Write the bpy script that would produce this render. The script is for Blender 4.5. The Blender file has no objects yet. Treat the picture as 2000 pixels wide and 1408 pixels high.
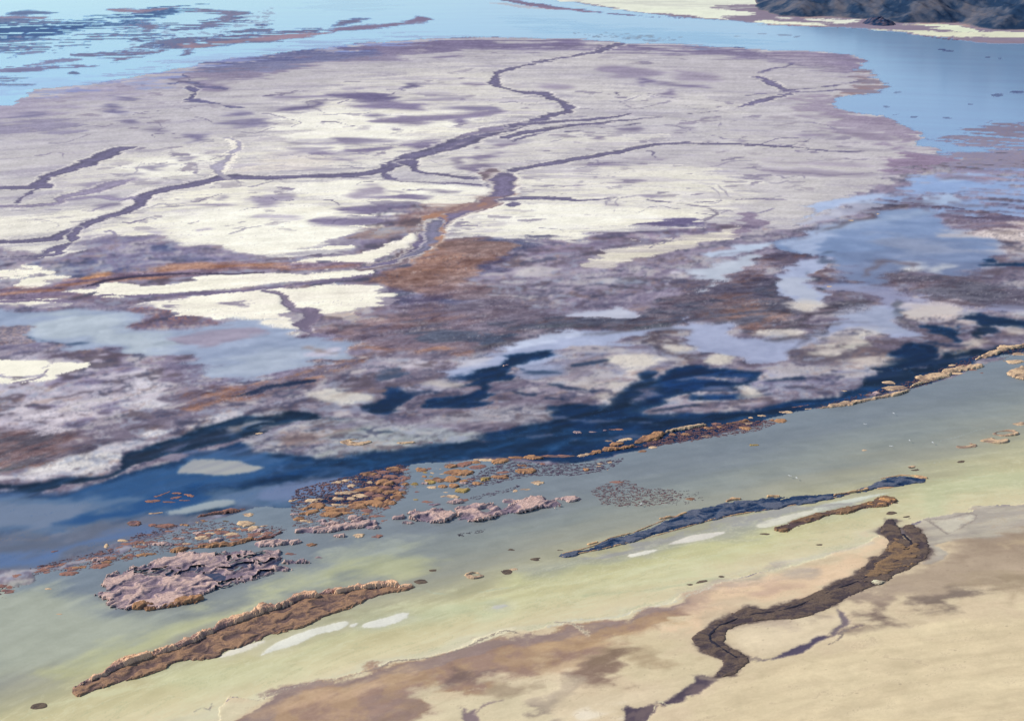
import bpy, math, random
import numpy as np
# ---------------------------------------------------------------- camera, sky, sun
S = bpy.context.scene
CAMH, FPX, PITCH = 300.0, 3078.0, math.radians(17.0)
cam_d = bpy.data.cameras.new('camera'); cam = bpy.data.objects.new('camera', cam_d)
S.collection.objects.link(cam); S.camera = cam
cam.location = (0, 0, CAMH); cam.rotation_euler = (math.pi/2 - PITCH, 0, 0)
cam_d.sensor_width = 36; cam_d.lens = 36*FPX/2000
cam_d.clip_start = 1; cam_d.clip_end = 120000
SUN_EL, SUN_AZ = math.radians(36), math.radians(-78)       # azimuth from +Y, negative = left
W = bpy.data.worlds.new('World'); S.world = W; W.use_nodes = True
nt = W.node_tree; bg = nt.nodes['Background']
sky = nt.nodes.new('ShaderNodeTexSky'); sky.sky_type = 'NISHITA'; sky.sun_disc = False
sky.sun_elevation = SUN_EL; sky.sun_rotation = SUN_AZ; sky.altitude = 1300; sky.air_density = 1.0; sky.dust_density = 0.6; sky.ozone_density = 1.5
nt.links.new(sky.outputs[0], bg.inputs[0]); bg.inputs[1].default_value = 0.10
sl = bpy.data.lights.new('sun', 'SUN'); so = bpy.data.objects.new('sun', sl); S.collection.objects.link(so)
sl.energy = 3.4; sl.angle = math.radians(0.6); sl.color = (1.0, 0.93, 0.82)
so.rotation_euler = (math.pi/2 - SUN_EL, 0, math.pi - SUN_AZ)
so.location = (0, 0, 500)
S.view_settings.view_transform = 'Standard'; S.view_settings.look = 'None'
S.view_settings.exposure = 0.55; S.view_settings.gamma = 1
GAIN = np.array((1.11, 1.147, 1.22))      # matte brightness of this light: picture value over albedo
# ---------------------------------------------------------------- maths: photo trace <-> ground plane
HT = -FPX*math.tan(PITCH) + 704                     # row of the horizon
cp, sp = math.cos(PITCH), math.sin(PITCH)
def ground(u, v, z=0.0):                            # traced point -> point on the ground plane
    t = (v-704.0)/FPX
    h = CAMH - z
    Y = h*(cp - t*sp)/(sp + t*cp)
    X = (u-1000.0)/FPX*(Y*cp + h*sp)
    return X, Y
def px_at(v):                                       # metres per traced pixel, across
    _, Y = ground(0, v); return (Y*cp + CAMH*sp)/FPX
def conf(X, Y):                                     # conformal ground coordinates: grain grows with distance
    R = np.sqrt(X*X + Y*Y + CAMH**2*0.5)
    return FPX*np.arctan2(X, Y), FPX*np.log(R)
rng = np.random.RandomState(7)
PERM = rng.permutation(256).astype(np.int32); PERM = np.concatenate([PERM, PERM, PERM])
GA = rng.rand(256)*2*np.pi; GX = np.cos(GA).astype(np.float32); GY = np.sin(GA).astype(np.float32)
def perlin(x, y, seed=0):
    x = np.asarray(x, np.float64) + seed*37.17; y = np.asarray(y, np.float64) + seed*11.93
    xi = np.floor(x).astype(np.int64); yi = np.floor(y).astype(np.int64)
    xf = (x-xi).astype(np.float32); yf = (y-yi).astype(np.float32)
    xi &= 255; yi &= 255; x1 = (xi+1) & 255; y1 = (yi+1) & 255
    u = xf*xf*xf*(xf*(xf*6-15)+10); v = yf*yf*yf*(yf*(yf*6-15)+10)
    def g(ix, iy, dx, dy):
        h = PERM[PERM[ix]+iy]; return GX[h]*dx + GY[h]*dy
    a = g(xi, yi, xf, yf); b = g(x1, yi, xf-1, yf); c = g(xi, y1, xf, yf-1); d = g(x1, y1, xf-1, yf-1)
    return ((a+(b-a)*u) + ((c+(d-c)*u)-(a+(b-a)*u))*v)*1.45
def fbm(x, y, lam, octs, seed=0, gain=0.55):
    s = 0; a = 1.0; t = 0
    for k in range(octs):
        s = s + a*perlin(x/lam, y/lam, seed+k*3); t += a*a; a *= gain; lam *= 0.5
    return s/math.sqrt(t)
def sstep(e0, e1, x):
    t = np.clip((x-e0)/(e1-e0), 0, 1); return t*t*(3-2*t)
def kv(v):                                          # foreshortening used in traced distances
    return np.clip(3.4 - 0.0011*v, 1.9, 3.4)
def PT(s, ext=True):
    p = []
    for t in s.split():
        a = [float(q) for q in t.split(',')]
        if ext:
            if a[0] <= 0: a[0] = -420.
            elif a[0] >= 2000: a[0] = 2420.
            if a[1] >= 1408: a[1] = 1640.
        p.append(a)
    return p
def smooth_poly(p, closed=True, n=4):               # Catmull-Rom through the traced points
    p = np.array(p, float); N = len(p); out = []
    for i in range(N if closed else N-1):
        if closed: a, b, c, d = p[i-1], p[i], p[(i+1) % N], p[(i+2) % N]
        else: a, b, c, d = p[max(i-1, 0)], p[i], p[i+1], p[min(i+2, N-1)]
        for k in range(n):
            t = k/n
            out.append(0.5*((2*b) + (c-a)*t + (2*a-5*b+4*c-d)*t*t + (3*b-3*c+d-a)*t**3)*1.0)
    if not closed: out.append(p[-1])
    return np.array(out)
def sd_poly(x, y, P, ky):                           # signed distance, positive inside, y stretched by ky
    d = np.full(x.shape, 1e9, np.float32); ins = np.zeros(x.shape, bool)
    P = P[:, :2]
    for i in range(len(P)):
        ax, ay = P[i-1]; bx, by = P[i]
        ex, ey = bx-ax, (by-ay)
        eyk = ey*ky
        wx = x-ax; wy = (y-ay)*ky
        t = np.clip((wx*ex+wy*eyk)/(ex*ex+eyk*eyk+1e-9), 0, 1)
        d = np.minimum(d, (wx-t*ex)**2 + (wy-t*eyk)**2)
        if ey != 0:
            c = ((ay > y) != (by > y)) & (x < ex*(y-ay)/ey + ax)
            ins ^= c
    d = np.sqrt(d); return np.where(ins, d, -d)
def sd_line(x, y, P, ky):
    best = np.full(x.shape, -1e9, np.float32)
    for i in range(len(P)-1):
        ax, ay, aw = P[i]; bx, by, bw = P[i+1]
        ex, ey = bx-ax, (by-ay)*ky
        wx = x-ax; wy = (y-ay)*ky
        t = np.clip((wx*ex+wy*ey)/(ex*ex+ey*ey+1e-9), 0, 1)
        best = np.maximum(best, (aw+(bw-aw)*t)*0.5 - np.sqrt((wx-t*ex)**2 + (wy-t*ey)**2))
    return best
# ---------------------------------------------------------------- the ground sheet (fan of quads, finer near the camera)
STEP = 1.7
us = np.concatenate([np.arange(-2600, -60, 36), np.arange(-60, 2060, STEP), np.arange(2060, 4600, 36)])
vs = np.concatenate([[HT+8, HT+12, HT+18, HT+28, HT+44, HT+64, HT+90], np.arange(HT+120, -24, 12), np.arange(-24, 1430, STEP), np.arange(1430, 2200, 22)])
NU, NV = len(us), len(vs)
U, V = np.meshgrid(us.astype(np.float32), vs.astype(np.float32))
GXW, GYW = ground(U.astype(np.float64), V.astype(np.float64))
CPQ, CQQ = conf(GXW, GYW)
ISO = fbm(CPQ, CQQ, 60, 6, 1); ISO2 = fbm(CPQ, CQQ, 60, 6, 21)
FINE = fbm(CPQ, CQQ, 9, 3, 41, 0.8); FINE2 = fbm(CPQ, CQQ, 5, 2, 47, 0.8)
HQ = CQQ - (0.02*CPQ - 0.00005*CPQ**2)           # strand lines bend gently across the flat
HST = fbm(CPQ/5, HQ, 46, 6, 61, 0.5); HST2 = fbm(CPQ/6, HQ, 30, 4, 81, 0.52)
th = math.radians(30); DP, DQ = CPQ*math.cos(th)-CQQ*math.sin(th), CPQ*math.sin(th)+CQQ*math.cos(th)
# a line rising to the right in the picture runs away from the camera: log-range grows with P
DP = CPQ*math.cos(th)+CQQ*math.sin(th); DQ = -CPQ*math.sin(th)+CQQ*math.cos(th)
DST = fbm(DP/5, DQ, 52, 5, 101, .5); DST2 = fbm(DP/6, DQ, 26, 4, 121, 0.5)
def unit(a): return (a-a[::7, ::7].mean())/a[::7, ::7].std()
ISO, ISO2, FINE, FINE2, HST, HST2, DST, DST2 = [unit(a) for a in (ISO, ISO2, FINE, FINE2, HST, HST2, DST, DST2)]
HH = unit(HST+0.5*HST2+0.12*FINE); EE = unit(DST+0.45*DST2+.12*FINE)
MM = unit(.7*DST+.9*DST2+.45*FINE+.5*ISO)
WA = unit(fbm(CPQ/1.6, CQQ, 70, 5, 141, .5)); WB = unit(fbm(CPQ/1.6, CQQ, 70, 5, 161, .5)); WD_A = unit(fbm(DP/2, DQ, 80, 5, 181, .5))
# marbling: noise read through its own swirl
mx_, my_ = DP/3.2+34*WA, DQ+26*WB
MB = unit(fbm(mx_, my_, 110, 5, 201, .5)); MB2 = unit(fbm(mx_*1.1+30*WD_A, my_+20*WA, 70, 5, 221, .5)); MB3 = unit(fbm(DP/3+22*WB, DQ+16*WD_A, 34, 4, 241, .5))
FIELDS = {'b': MB, 'c': MB3, 'm': MM, 'H': HH, 'E': EE, 'i': ISO, 'j': ISO2, 'f': FINE, 'g': FINE2, 'h': HST, 'k': HST2, 'd': DST, 'e': DST2}
COL = np.zeros((NV, NU, 3), np.float32); WET = np.zeros((NV, NU), np.float32)
HGT = np.zeros((NV, NU), np.float32); CLS = np.zeros((NV, NU), np.int16)
CLASSES = ['salt_flat', 'lake_water', 'mud_channel', 'pond_water', 'dark_pool', 'lagoon_water', 'sand_flat', 'mudflat', 'marsh_grass']
CI = {n: i for i, n in enumerate(CLASSES)}
UN = ISO2*0.6                                       # slow second field that keeps edges from looking drawn
def window(P, m):
    x0, x1 = P[:, 0].min()-m, P[:, 0].max()+m; y0, y1 = P[:, 1].min()-m/2, P[:, 1].max()+m/2
    i0, i1 = np.searchsorted(us, [x0, x1]); j0, j1 = np.searchsorted(vs, [y0, y1])
    return slice(max(j0-1, 0), j1+1), slice(max(i0-1, 0), i1+1)
def paint(s, col, soft=3, rag=5, n='i', a=1.0, wet=None, cls=None, h=None, var=0.0, vn='f', dens=None, dn='k', line=False, sm=True, pts=None, mul=False):
    P = np.array(pts if pts is not None else PT(s), float)
    if sm: P = smooth_poly(P, not line)
    win = window(P, soft+rag*2.5+(P[:, 2].max() if line else 0))
    x, y = U[win], V[win]
    if x.size == 0: return
    ky = kv(y)
    wa = min(rag, 14)*(.9 if not line else .45)
    xw = x + wa*1.5*WA[win]; yw = y + wa*.8*WB[win]/ky
    sd = sd_line(xw, yw, P, ky) if line else sd_poly(xw, yw, P, ky)
    al = sstep(-soft, soft, sd + (.35 if n in 'fg' else .62)*rag*FIELDS[{'h': 'H', 'e': 'E', 'd': 'E'}.get(n, n)][win] + min(rag, 3)*0.3*FINE[win])
    if dens is not None:                            # broken cover: only this share of the area
        thr = (0.5-dens)*2.8
        al = al*sstep(thr-0.28, thr+0.28, FIELDS[dn][win])
    al = (al*a)[..., None]
    c = np.array(col, np.float32)
    if c.ndim == 2:                                 # two tones mixed by a noise field
        w = sstep(-1.1, 1.1, FIELDS[vn][win])[..., None]; c = c[0]*(1-w) + c[1]*w
    else: c = c[None, None, :] * np.ones(x.shape+(1,), np.float32)
    if var: c = c*(1 + var*FIELDS[vn][win][..., None])
    COL[win] = COL[win]*(1-al) + c*al
    al = al[..., 0]
    if wet is not None: WET[win] = WET[win]*(1-al) + wet*al
    if h is not None: HGT[win] = HGT[win]*(1-al) + h*al
    if cls: CLS[win] = np.where(al > 0.5, CI[cls], CLS[win])
def line(s, col, **k): paint(s, col, line=True, **k)
def wline(s, w0, w1, col, **k):                     # polyline whose width runs from w0 to w1
    p = PT(s); n = len(p)
    paint(None, col, line=True, pts=[(a[0], a[1], w0+(w1-w0)*i/(n-1)) for i, a in enumerate(p)], **k)
def blob(cx, cy, rx, ry, col, soft=3, rag=4, n='i', tilt=0.0, **k):
    paint(None, col, soft=soft, rag=rag, n=n, sm=False, pts=[(cx+rx*math.cos(t), cy+ry*math.sin(t)+tilt*rx*math.cos(t)) for t in np.arange(0, 6.28, 0.45)], **k)
def blobs(s, col, **k):                             # cx,cy,rx,ry ...
    for t in s.split():
        a = [float(q) for q in t.split(',')]; blob(a[0], a[1], a[2], a[3], col, **k)
# ---------------------------------------------------------------- what the ground is made of, patch by patch (traced, colours are the surfaces' own, save the glints painted on the dark pools)
WHT = (250, 246, 226); CRM = (226, 221, 212); LAV = (188, 182, 196); GRY = (202, 198, 204)
MAU = (140, 128, 156); CHN = (112, 105, 138); CHD = (96, 90, 132); RST = (172, 124, 102); SLT = (92, 96, 132); DMV = (118, 106, 134)
DKB = (6, 36, 72); MDB = (24, 66, 112); BLU = (48, 96, 150); PND = (150, 166, 196); PNL = (176, 186, 206)
LKW = (138, 190, 228); SND = (221, 204, 172); SN2 = (206, 192, 160); BRN = (92, 76, 80)
COL[:] = (193, 189, 194)
CLS[:] = CI['salt_flat']
# grain of the whole salt flat
t_ = sstep(-1.8, 1.8, HST)[..., None]; COL[:] = COL*(1-t_*0.25) + np.array((226, 221, 216))*t_*0.25
t_ = sstep(0.2, 2.2, -HH)[..., None]*0.5; COL[:] = COL*(1-t_) + np.array((168, 160, 184))*t_
# broad tones
paint('0,215 60,185 200,165 340,140 360,150 250,190 120,200 60,235 0,245', (164, 156, 182), soft=30, rag=40, n='h')
paint('0,238 120,236 135,252 60,262 0,275', (136, 130, 162), soft=10, rag=16, n='h')
paint('300,155 420,128 600,100 800,80 1000,76 1240,86 1480,98 1640,106 1690,122 1660,150 1600,145 1500,118 1300,108 1200,102 1000,98 900,102 780,112 720,124 600,130 520,148 430,156', (122, 112, 148), soft=14, rag=22, n='h')
paint('380,128 500,110 640,94 700,95 720,108 600,124 500,138 420,142', (98, 104, 152), soft=10, rag=18, n='h')
paint('560,180 1632,190 1630,205 1680,218 1740,235 1790,262 1780,280 1830,300 1870,330 1840,345 1780,352 1740,325 1760,300 1745,275 1700,258 1640,240 1590,225 1560,205', (150, 136, 166), soft=2, rag=2, n='h', a=0)
paint('1560,185 1632,190 1628,208 1680,220 1745,236 1795,262 1782,282 1832,300 1880,330 1850,348 1780,356 1735,330 1755,300 1735,275 1700,260 1650,245 1600,226 1565,208', (148, 134, 162), soft=12, rag=18, n='h')
paint('1500,100 1640,106 1690,118 1685,130 1660,138 1640,145 1610,138 1580,128 1540,116', (142, 130, 160), soft=6, rag=8, n='h')
# bright salt
SALT = [
 ('600,180 680,150 780,140 900,130 960,150 1060,180 1105,215 1040,235 900,262 830,290 700,315 560,315 470,330 440,300 480,270 550,215', 0.62, 20, 40),
 ('560,215 640,200 720,188 840,205 960,215 1080,225 960,245 900,262 800,270 640,250', 0.72, 8, 26),
 ('640,240 800,225 960,232 900,262 830,295 760,318 640,330 500,335 480,300 560,280', 0.7, 8, 30),
 ('200,310 330,290 420,270 470,300 430,340 360,352 200,372 120,392 60,398 100,352', 0.66, 20, 28),
 ('290,395 330,378 430,352 560,354 750,350 860,362 945,368 940,398 900,404 780,400 700,402 690,430 670,462 600,488 540,500 470,497 400,480 330,468 250,468 160,464 205,440 285,412', 0.95, 8, 10),
 ('0,440 60,420 140,408 240,396 265,388 262,400 200,425 120,445 40,462 0,474', 0.8, 10, 14),
 ('0,492 60,478 130,466 142,474 100,496 40,508 0,508', 0.7, 6, 14),
 ('820,318 900,290 1000,275 1120,262 1240,258 1330,262 1300,272 1200,284 1100,302 1000,318 960,340 900,340 850,330', 0.66, 8, 20),
 ('1000,345 1080,332 1200,322 1330,322 1420,335 1480,350 1470,380 1430,410 1395,436 1300,440 1200,448 1130,468 1040,465 960,466 880,460 870,446 900,415 950,395 1010,385 1000,365', 0.78, 10, 18),
 ('880,450 905,415 960,402 1100,398 1250,405 1400,425 1300,438 1180,450 1130,466 1040,464 900,460', 0.75, 6, 10),
 ('1000,120 1130,105 1240,108 1300,120 1180,128 1060,140 1000,150', 0.35, 20, 30),
 ('1040,150 1180,160 1250,170 1240,195 1150,205 1110,195 1060,175 1000,160', 0.45, 14, 30),
 ('1240,175 1380,190 1460,205 1400,220 1330,205 1250,190', 0.45, 14, 26),
 ('1390,270 1500,262 1640,290 1740,300 1760,330 1640,350 1560,420 1480,440 1420,400 1500,340 1420,310', 0.3, 20, 34),
]
for s, a, so_, r_ in SALT: paint(s, (WHT, (240, 236, 220)), soft=so_*1.5, rag=r_*.8, n='h', a=a*(.8 if a < .74 else 1), vn='h')
paint('440,330 520,300 640,300 720,310 600,330 500,340', (236, 224, 214), soft=20, rag=20, n='h', a=.5)
for s_, a_ in (('600,160 1000,150 1110,220 900,270 600,330 480,330 450,260 540,200', .55), ('140,300 440,262 480,300 430,345 260,360 100,400 60,380', .5), ('830,300 1000,270 1300,255 1640,270 1760,330 1600,340 1300,330 1050,340 940,345', .5), ('1000,345 1250,330 1470,350 1440,420 1250,440 1080,460 900,455 960,395', .4), ('440,345 700,345 940,370 900,400 700,402 560,400 470,420 330,400 300,380', .35), ('190,430 330,400 420,470 330,468 180,462', .3)):
    paint(s_, (198, 193, 198), soft=30, rag=20, n='h', a=a_, dens=.5, dn='k'); paint(s_, (172, 164, 182), soft=30, rag=20, n='h', a=a_*.8, dens=.24, dn='H')
for s, c, a in (('300,140 600,110 900,100 1200,104 1500,112 1660,150 1560,170 1300,150 1100,165 960,140 760,150 560,165 380,180', (176, 170, 182), .6), ('1330,120 1640,130 1630,210 1760,260 1800,330 1700,350 1560,300 1420,240 1340,180', (186, 180, 188), .65), ('1480,300 1700,290 1780,340 1640,400 1500,440 1440,400', (190, 185, 190), .55), ('20,200 300,150 420,170 420,250 240,270 60,290 0,300', (178, 173, 188), .55), ('1050,150 1300,150 1330,200 1200,240 1100,220', (182, 176, 188), .45), ('980,300 1300,285 1600,300 1700,322 1400,330 1100,330', (194, 188, 192), .45)):
    paint(s, c, soft=55, rag=24, n='h', a=a*.6)
for s in ('330,430 520,400 680,420 640,470 540,494 400,474', '560,225 800,215 960,228 820,262 620,300', '240,325 380,300 420,320 280,350', '1020,400 1250,410 1200,440 1000,455', '560,360 860,356 930,375 700,385'):
    paint(s, (252, 250, 234), soft=24, rag=14, n='h', a=.75)
# streaks and stains on the salt
DS = [
 ('537,212 560,207 620,200 680,190 700,180 720,182 760,192 770,200 740,196 690,192 640,202 600,215 545,218', (112, 104, 142)),
 ('640,185 700,178 760,190 780,198 720,198', (110, 102, 142)), ('535,190 600,188 640,186 600,192 540,194', (150, 142, 170)),
 ('680,205 760,200 800,202 830,212 800,216 720,210', (132, 122, 158)), ('700,225 740,220 760,224 730,230', (126, 118, 152)),
 ('760,228 840,226 900,222 960,216 965,226 880,234 800,240 740,240', (136, 126, 158)), ('880,230 920,238 930,242 890,240', (120, 110, 148)),
 ('790,165 810,160 818,168 800,172', (110, 104, 140)), ('910,163 945,164 930,168', (130, 120, 150)),
 ('800,192 880,192 920,190 860,197', (140, 132, 160)), ('820,184 880,186 860,190', (150, 142, 166)), ('860,212 950,208 960,214 900,216', (120, 112, 148)),
 ('560,278 640,275 700,276 640,284 570,282', (150, 142, 168)), ('660,270 720,272 780,276 720,284 670,282', (138, 130, 158)),
 ('620,300 680,296 750,288 745,292 690,300 630,304', (124, 114, 150)), ('680,290 740,290 750,293 700,294', (120, 110, 148)), ('560,292 640,290 620,296 570,296', (150, 142, 168)),
 ('800,280 860,276 880,284 830,291 800,290', (132, 122, 156)), ('550,325 600,326 640,330 590,328', (150, 140, 164)), ('620,310 680,312 690,316 640,314', (150, 142, 165)),
 ('350,312 370,310 372,314 352,316', (140, 132, 160)), ('230,341 258,338 240,344', (130, 124, 150)), ('285,328 310,325 300,330', (140, 134, 160)),
 ('165,365 260,345 270,352 200,368', (154, 146, 172)), ('110,395 170,384 220,382 240,390 190,385 150,392', (140, 132, 160)),
 ('345,150 385,165 370,170 350,160', (130, 122, 152)), ('385,160 440,165 430,176 400,178 385,172', (140, 130, 160)),
 ('205,210 225,205 235,215 245,222 230,224 218,216', (110, 106, 148)), ('225,190 250,192 248,197 230,195', (120, 116, 154)), ('240,238 265,236 262,242 245,242', (126, 120, 154)),
 ('435,222 480,218 485,224 440,228', (126, 120, 156)), ('430,240 480,232 510,236 510,246 470,250', (130, 124, 158)), ('520,240 500,238 520,250', (130, 124, 158)),
 ('370,262 395,260 395,268 360,280', (128, 122, 156)), ('290,255 320,250 310,258', (140, 134, 160)), ('40,225 75,220 60,228 20,232', (130, 126, 160)),
 ('1170,130 1260,136 1300,145 1250,152 1200,150', (150, 140, 166)), ('1245,152 1265,155 1262,166 1245,162', (120, 110, 150)), ('1270,160 1340,165 1380,172 1330,172', (124, 114, 150)),
 ('1300,176 1316,178 1310,186 1290,186', (130, 120, 152)), ('1060,165 1120,170 1080,172', (160, 150, 172)), ('1330,140 1400,150 1390,160 1330,155', (160, 150, 172)),
 ('1160,270 1175,268 1178,273 1165,275', (136, 126, 154)), ('1220,250 1240,249 1242,254 1222,255', (120, 112, 142)), ('1332,258 1355,257 1350,261', (126, 118, 148)), ('1318,244 1345,249 1330,249', (126, 118, 148)),
 ('1430,275 1450,273 1448,277', (140, 132, 158)), ('1150,322 1200,317 1210,321 1170,325', (130, 120, 152)), ('1250,310 1300,308 1290,311', (150, 140, 164)),
 ('1190,358 1250,356 1230,361', (140, 130, 158)), ('1250,380 1290,378 1310,386 1270,388', (150, 142, 166)), ('1180,400 1220,401 1200,406', (150, 140, 164)),
 ('475,392 515,386 520,396 490,402', (160, 152, 176)), ('355,397 400,394 440,398 420,403 370,400', (146, 136, 166)), ('427,384 450,386 445,389', (130, 122, 156)),
 ('275,453 310,450 325,456 300,460', (190, 182, 200)), ('390,449 415,446 405,452', (170, 160, 184)), ('180,400 245,400 225,407 195,410', (140, 132, 160)),
 ('690,370 740,360 750,380 700,385', (170, 160, 180)), ('500,382 570,384 560,392 500,402', (165, 156, 180)), ('500,420 570,418 560,424 510,426', (186, 178, 196)),
 ('760,374 785,376 775,380', (150, 140, 166)), ('830,368 850,370 895,375 870,374 840,372', (124, 114, 148)), ('735,386 780,384 830,388 820,394 770,390', (124, 114, 148)),
 ('655,408 720,402 780,406 790,410 740,415 670,417', (120, 110, 146)), ('610,430 680,426 740,428 730,440 640,440', (128, 118, 152)),
 ('960,280 1000,276 990,288 970,290', (140, 130, 156)), ('880,312 910,310 905,316 885,318', (130, 120, 148)), ('930,308 970,300 960,312 940,316', (128, 118, 148)), ('900,326 960,322 980,332 920,336', (126, 116, 146)),
 ('1500,330 1600,335 1720,338 1700,345 1600,342 1520,338', (158, 148, 170)), ('1490,315 1640,318 1700,322 1600,324', (170, 160, 178)),
 ('1560,225 1590,228 1580,236', (156, 146, 168)), ('1570,262 1610,262 1600,268 1575,268', (152, 142, 166)), ('1600,250 1700,262 1740,275 1690,272', (150, 138, 162)),
]
for s, c in DS: paint(s, c, soft=14, rag=6, n='h', a=.95)
# scattered small damp spots over the flat
sr = np.random.RandomState(5)
reg = [(640, 190, 330, 110, 80), (1250, 240, 330, 60, 60), (1300, 350, 300, 40, 60), (330, 330, 120, 40, 30), (420, 400, 170, 50, 34), (1590, 260, 90, 60, 44), (950, 430, 90, 25, 20), (200, 210, 160, 60, 30), (1000, 110, 350, 20, 36)]
for cx, cy, rx, ry, n_ in reg:
    for k in range(n_):
        x = cx + rx*sr.uniform(-1, 1); y = cy + ry*sr.uniform(-1, 1); w = sr.uniform(2, 15)*(0.7+y/600)
        s_ = sr.randint(0, 40); blob(x, y, w, w*0.11+0.6, (128+s_, 120+s_, 148+s_*.6), soft=2.5, rag=3+w*.3, n='k', a=sr.uniform(.35, .9), tilt=-.06)
# lower band: damp mauve mud from the flat to the lagoon
MUD = '0,512 90,500 150,472 260,462 330,466 400,482 480,498 560,505 640,500 690,470 720,425 700,404 780,402 870,410 830,445 870,462 960,465 1060,470 1130,470 1190,455 1300,440 1395,436 1480,445 1560,438 1640,400 1730,350 1850,318 1920,300 2000,290 2000,1500 0,1500'
paint(MUD, ((150, 138, 162), (132, 120, 146)), soft=5, rag=12, n='h', cls='mudflat', wet=.25, vn='d', var=0)
paint('0,640 200,700 400,760 700,700 1000,640 1500,560 2000,420 2000,1300 0,1300', ((128, 117, 134), (110, 101, 122)), soft=60, rag=30, n='d', vn='d', a=.85)
t_ = (CLS == CI['mudflat'])[..., None]*sstep(0.3, 2.2, EE)[..., None]*.5; COL[:] = COL*(1-t_) + np.array((168, 160, 176))*t_
t_ = (CLS == CI['mudflat'])[..., None]*sstep(0.3, 2.2, -DST)[..., None]*.5; COL[:] = COL*(1-t_) + np.array((104, 96, 124))*t_
paint('120,520 200,480 300,470 420,500 560,510 640,505 600,520 400,516 250,530 130,532', ((134, 126, 160), (112, 108, 150)), soft=8, rag=14, n='h', a=.8)
paint('90,515 170,512 240,520 190,530 250,535 180,545 110,535', (84, 92, 136), soft=5, rag=14, n='h', a=.85)
paint('295,480 330,478 340,486 320,492 300,488', (78, 88, 132), soft=3, rag=6, n='h'); paint('300,505 360,498 410,504 400,512 330,510', (90, 96, 136), soft=4, rag=10, n='h', a=.8)
# western salt tongues
WT = [('180,572 195,562 230,552 290,560 380,548 420,538 380,545 440,540 520,535 600,535 680,528 722,524 720,535 640,545 560,552 470,562 400,568 300,578 190,583'),
 ('560,516 600,508 700,497 740,488 790,465 822,450 824,462 800,480 770,495 740,506 700,516 640,510 600,520 565,520'),
 ('22,562 40,548 75,540 145,538 150,544 100,552 60,566 24,564'), ('0,536 30,530 55,518 85,520 70,532 35,542 10,545 0,560'),
 ('135,548 165,544 150,553 135,554'), ('85,578 165,567 185,568 140,577 100,580'), ('75,530 90,527 108,532 88,534'), ('0,583 80,585 130,592 100,600 60,600 0,588'),
 ('375,543 440,536 470,545 440,556 390,558'),
 ('255,598 300,590 360,584 440,575 520,566 600,562 640,556 715,556 745,562 760,572 845,572 830,578 790,582 770,590 740,602 715,600 690,606 700,618 698,632 665,622 630,618 600,612 560,612 550,630 560,645 580,655 540,652 500,645 480,636 470,622 455,618 420,622 380,620 350,628 335,622 355,612 320,606'),
 ('500,640 545,625 590,635 600,648 560,660 520,655'), ('838,550 870,556 860,560 845,556'), ('725,622 752,624 745,630 735,626'),
 ('595,533 660,529 640,533')]
for i, s in enumerate(WT): paint(s, (WHT, (246, 240, 224)), soft=2, rag=5 if i else 4, n='k', vn='h', cls='salt_flat', wet=0, h=.25)
paint('630,620 690,614 700,632 660,624', WHT, soft=3, rag=5, n='h')
for s in ('345,592 365,594 355,600 340,596', '430,590 465,588 470,596 440,594', '730,586 790,584 770,594 740,596', '690,608 760,596 830,606 780,620 700,618', '150,590 220,588 210,592 160,594'):
    paint(s, (136, 126, 152), soft=5, rag=8, n='h', a=.8)
paint('160,466 250,480 330,480 420,500 540,512 500,522 330,505 230,500', (146, 138, 168), soft=14, rag=20, n='h', a=.35)
paint('700,390 830,398 870,410 840,432 800,440 780,432 720,438 690,450 660,460 640,480 690,482 730,470 720,450', (120, 110, 144), soft=6, rag=14, n='h', a=.6)
for s in ('690,418 760,414 800,416 760,420 700,420', '720,424 770,424 785,428 740,431', '684,442 740,440 748,443 700,444', '600,484 680,478 700,482 640,488'): paint(s, WHT, soft=2, rag=6, n='h')
# right hand cream tongue and mauve bands
paint('1060,470 1130,472 1200,456 1300,442 1390,440 1440,446 1400,452 1300,464 1200,474 1130,490 1060,500', ((126, 114, 146), (150, 134, 158)), soft=8, rag=10, n='h', vn='h')
paint('1136,512 1150,502 1190,486 1260,474 1330,464 1400,452 1450,446 1462,456 1420,468 1380,478 1300,496 1230,510 1170,524 1140,520', ((226, 219, 200), (200, 192, 188)), soft=8, rag=10, n='h', vn='h', cls='salt_flat', wet=0)
paint('1000,528 1050,512 1085,510 1060,520 1010,535', (232, 226, 212), soft=4, rag=8, n='h', dens=.6); blob(1016, 538, 9, 4, (228, 220, 206)); blob(1014, 552, 12, 4, (214, 204, 200))
paint('960,510 1050,500 1140,520 1180,530 1250,530 1240,560 1180,566 1100,560 1040,550 980,545', ((160, 148, 170), (176, 166, 184)), soft=14, rag=18, n='d', vn='e', a=.6)
paint('1440,430 1470,418 1500,435 1490,448 1440,462 1420,458 1450,445', (128, 112, 142), soft=6, rag=8, n='h', a=.8)
paint('1330,425 1380,430 1405,434 1340,440 1240,442', (110, 102, 142), soft=5, rag=8, n='h')
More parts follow.
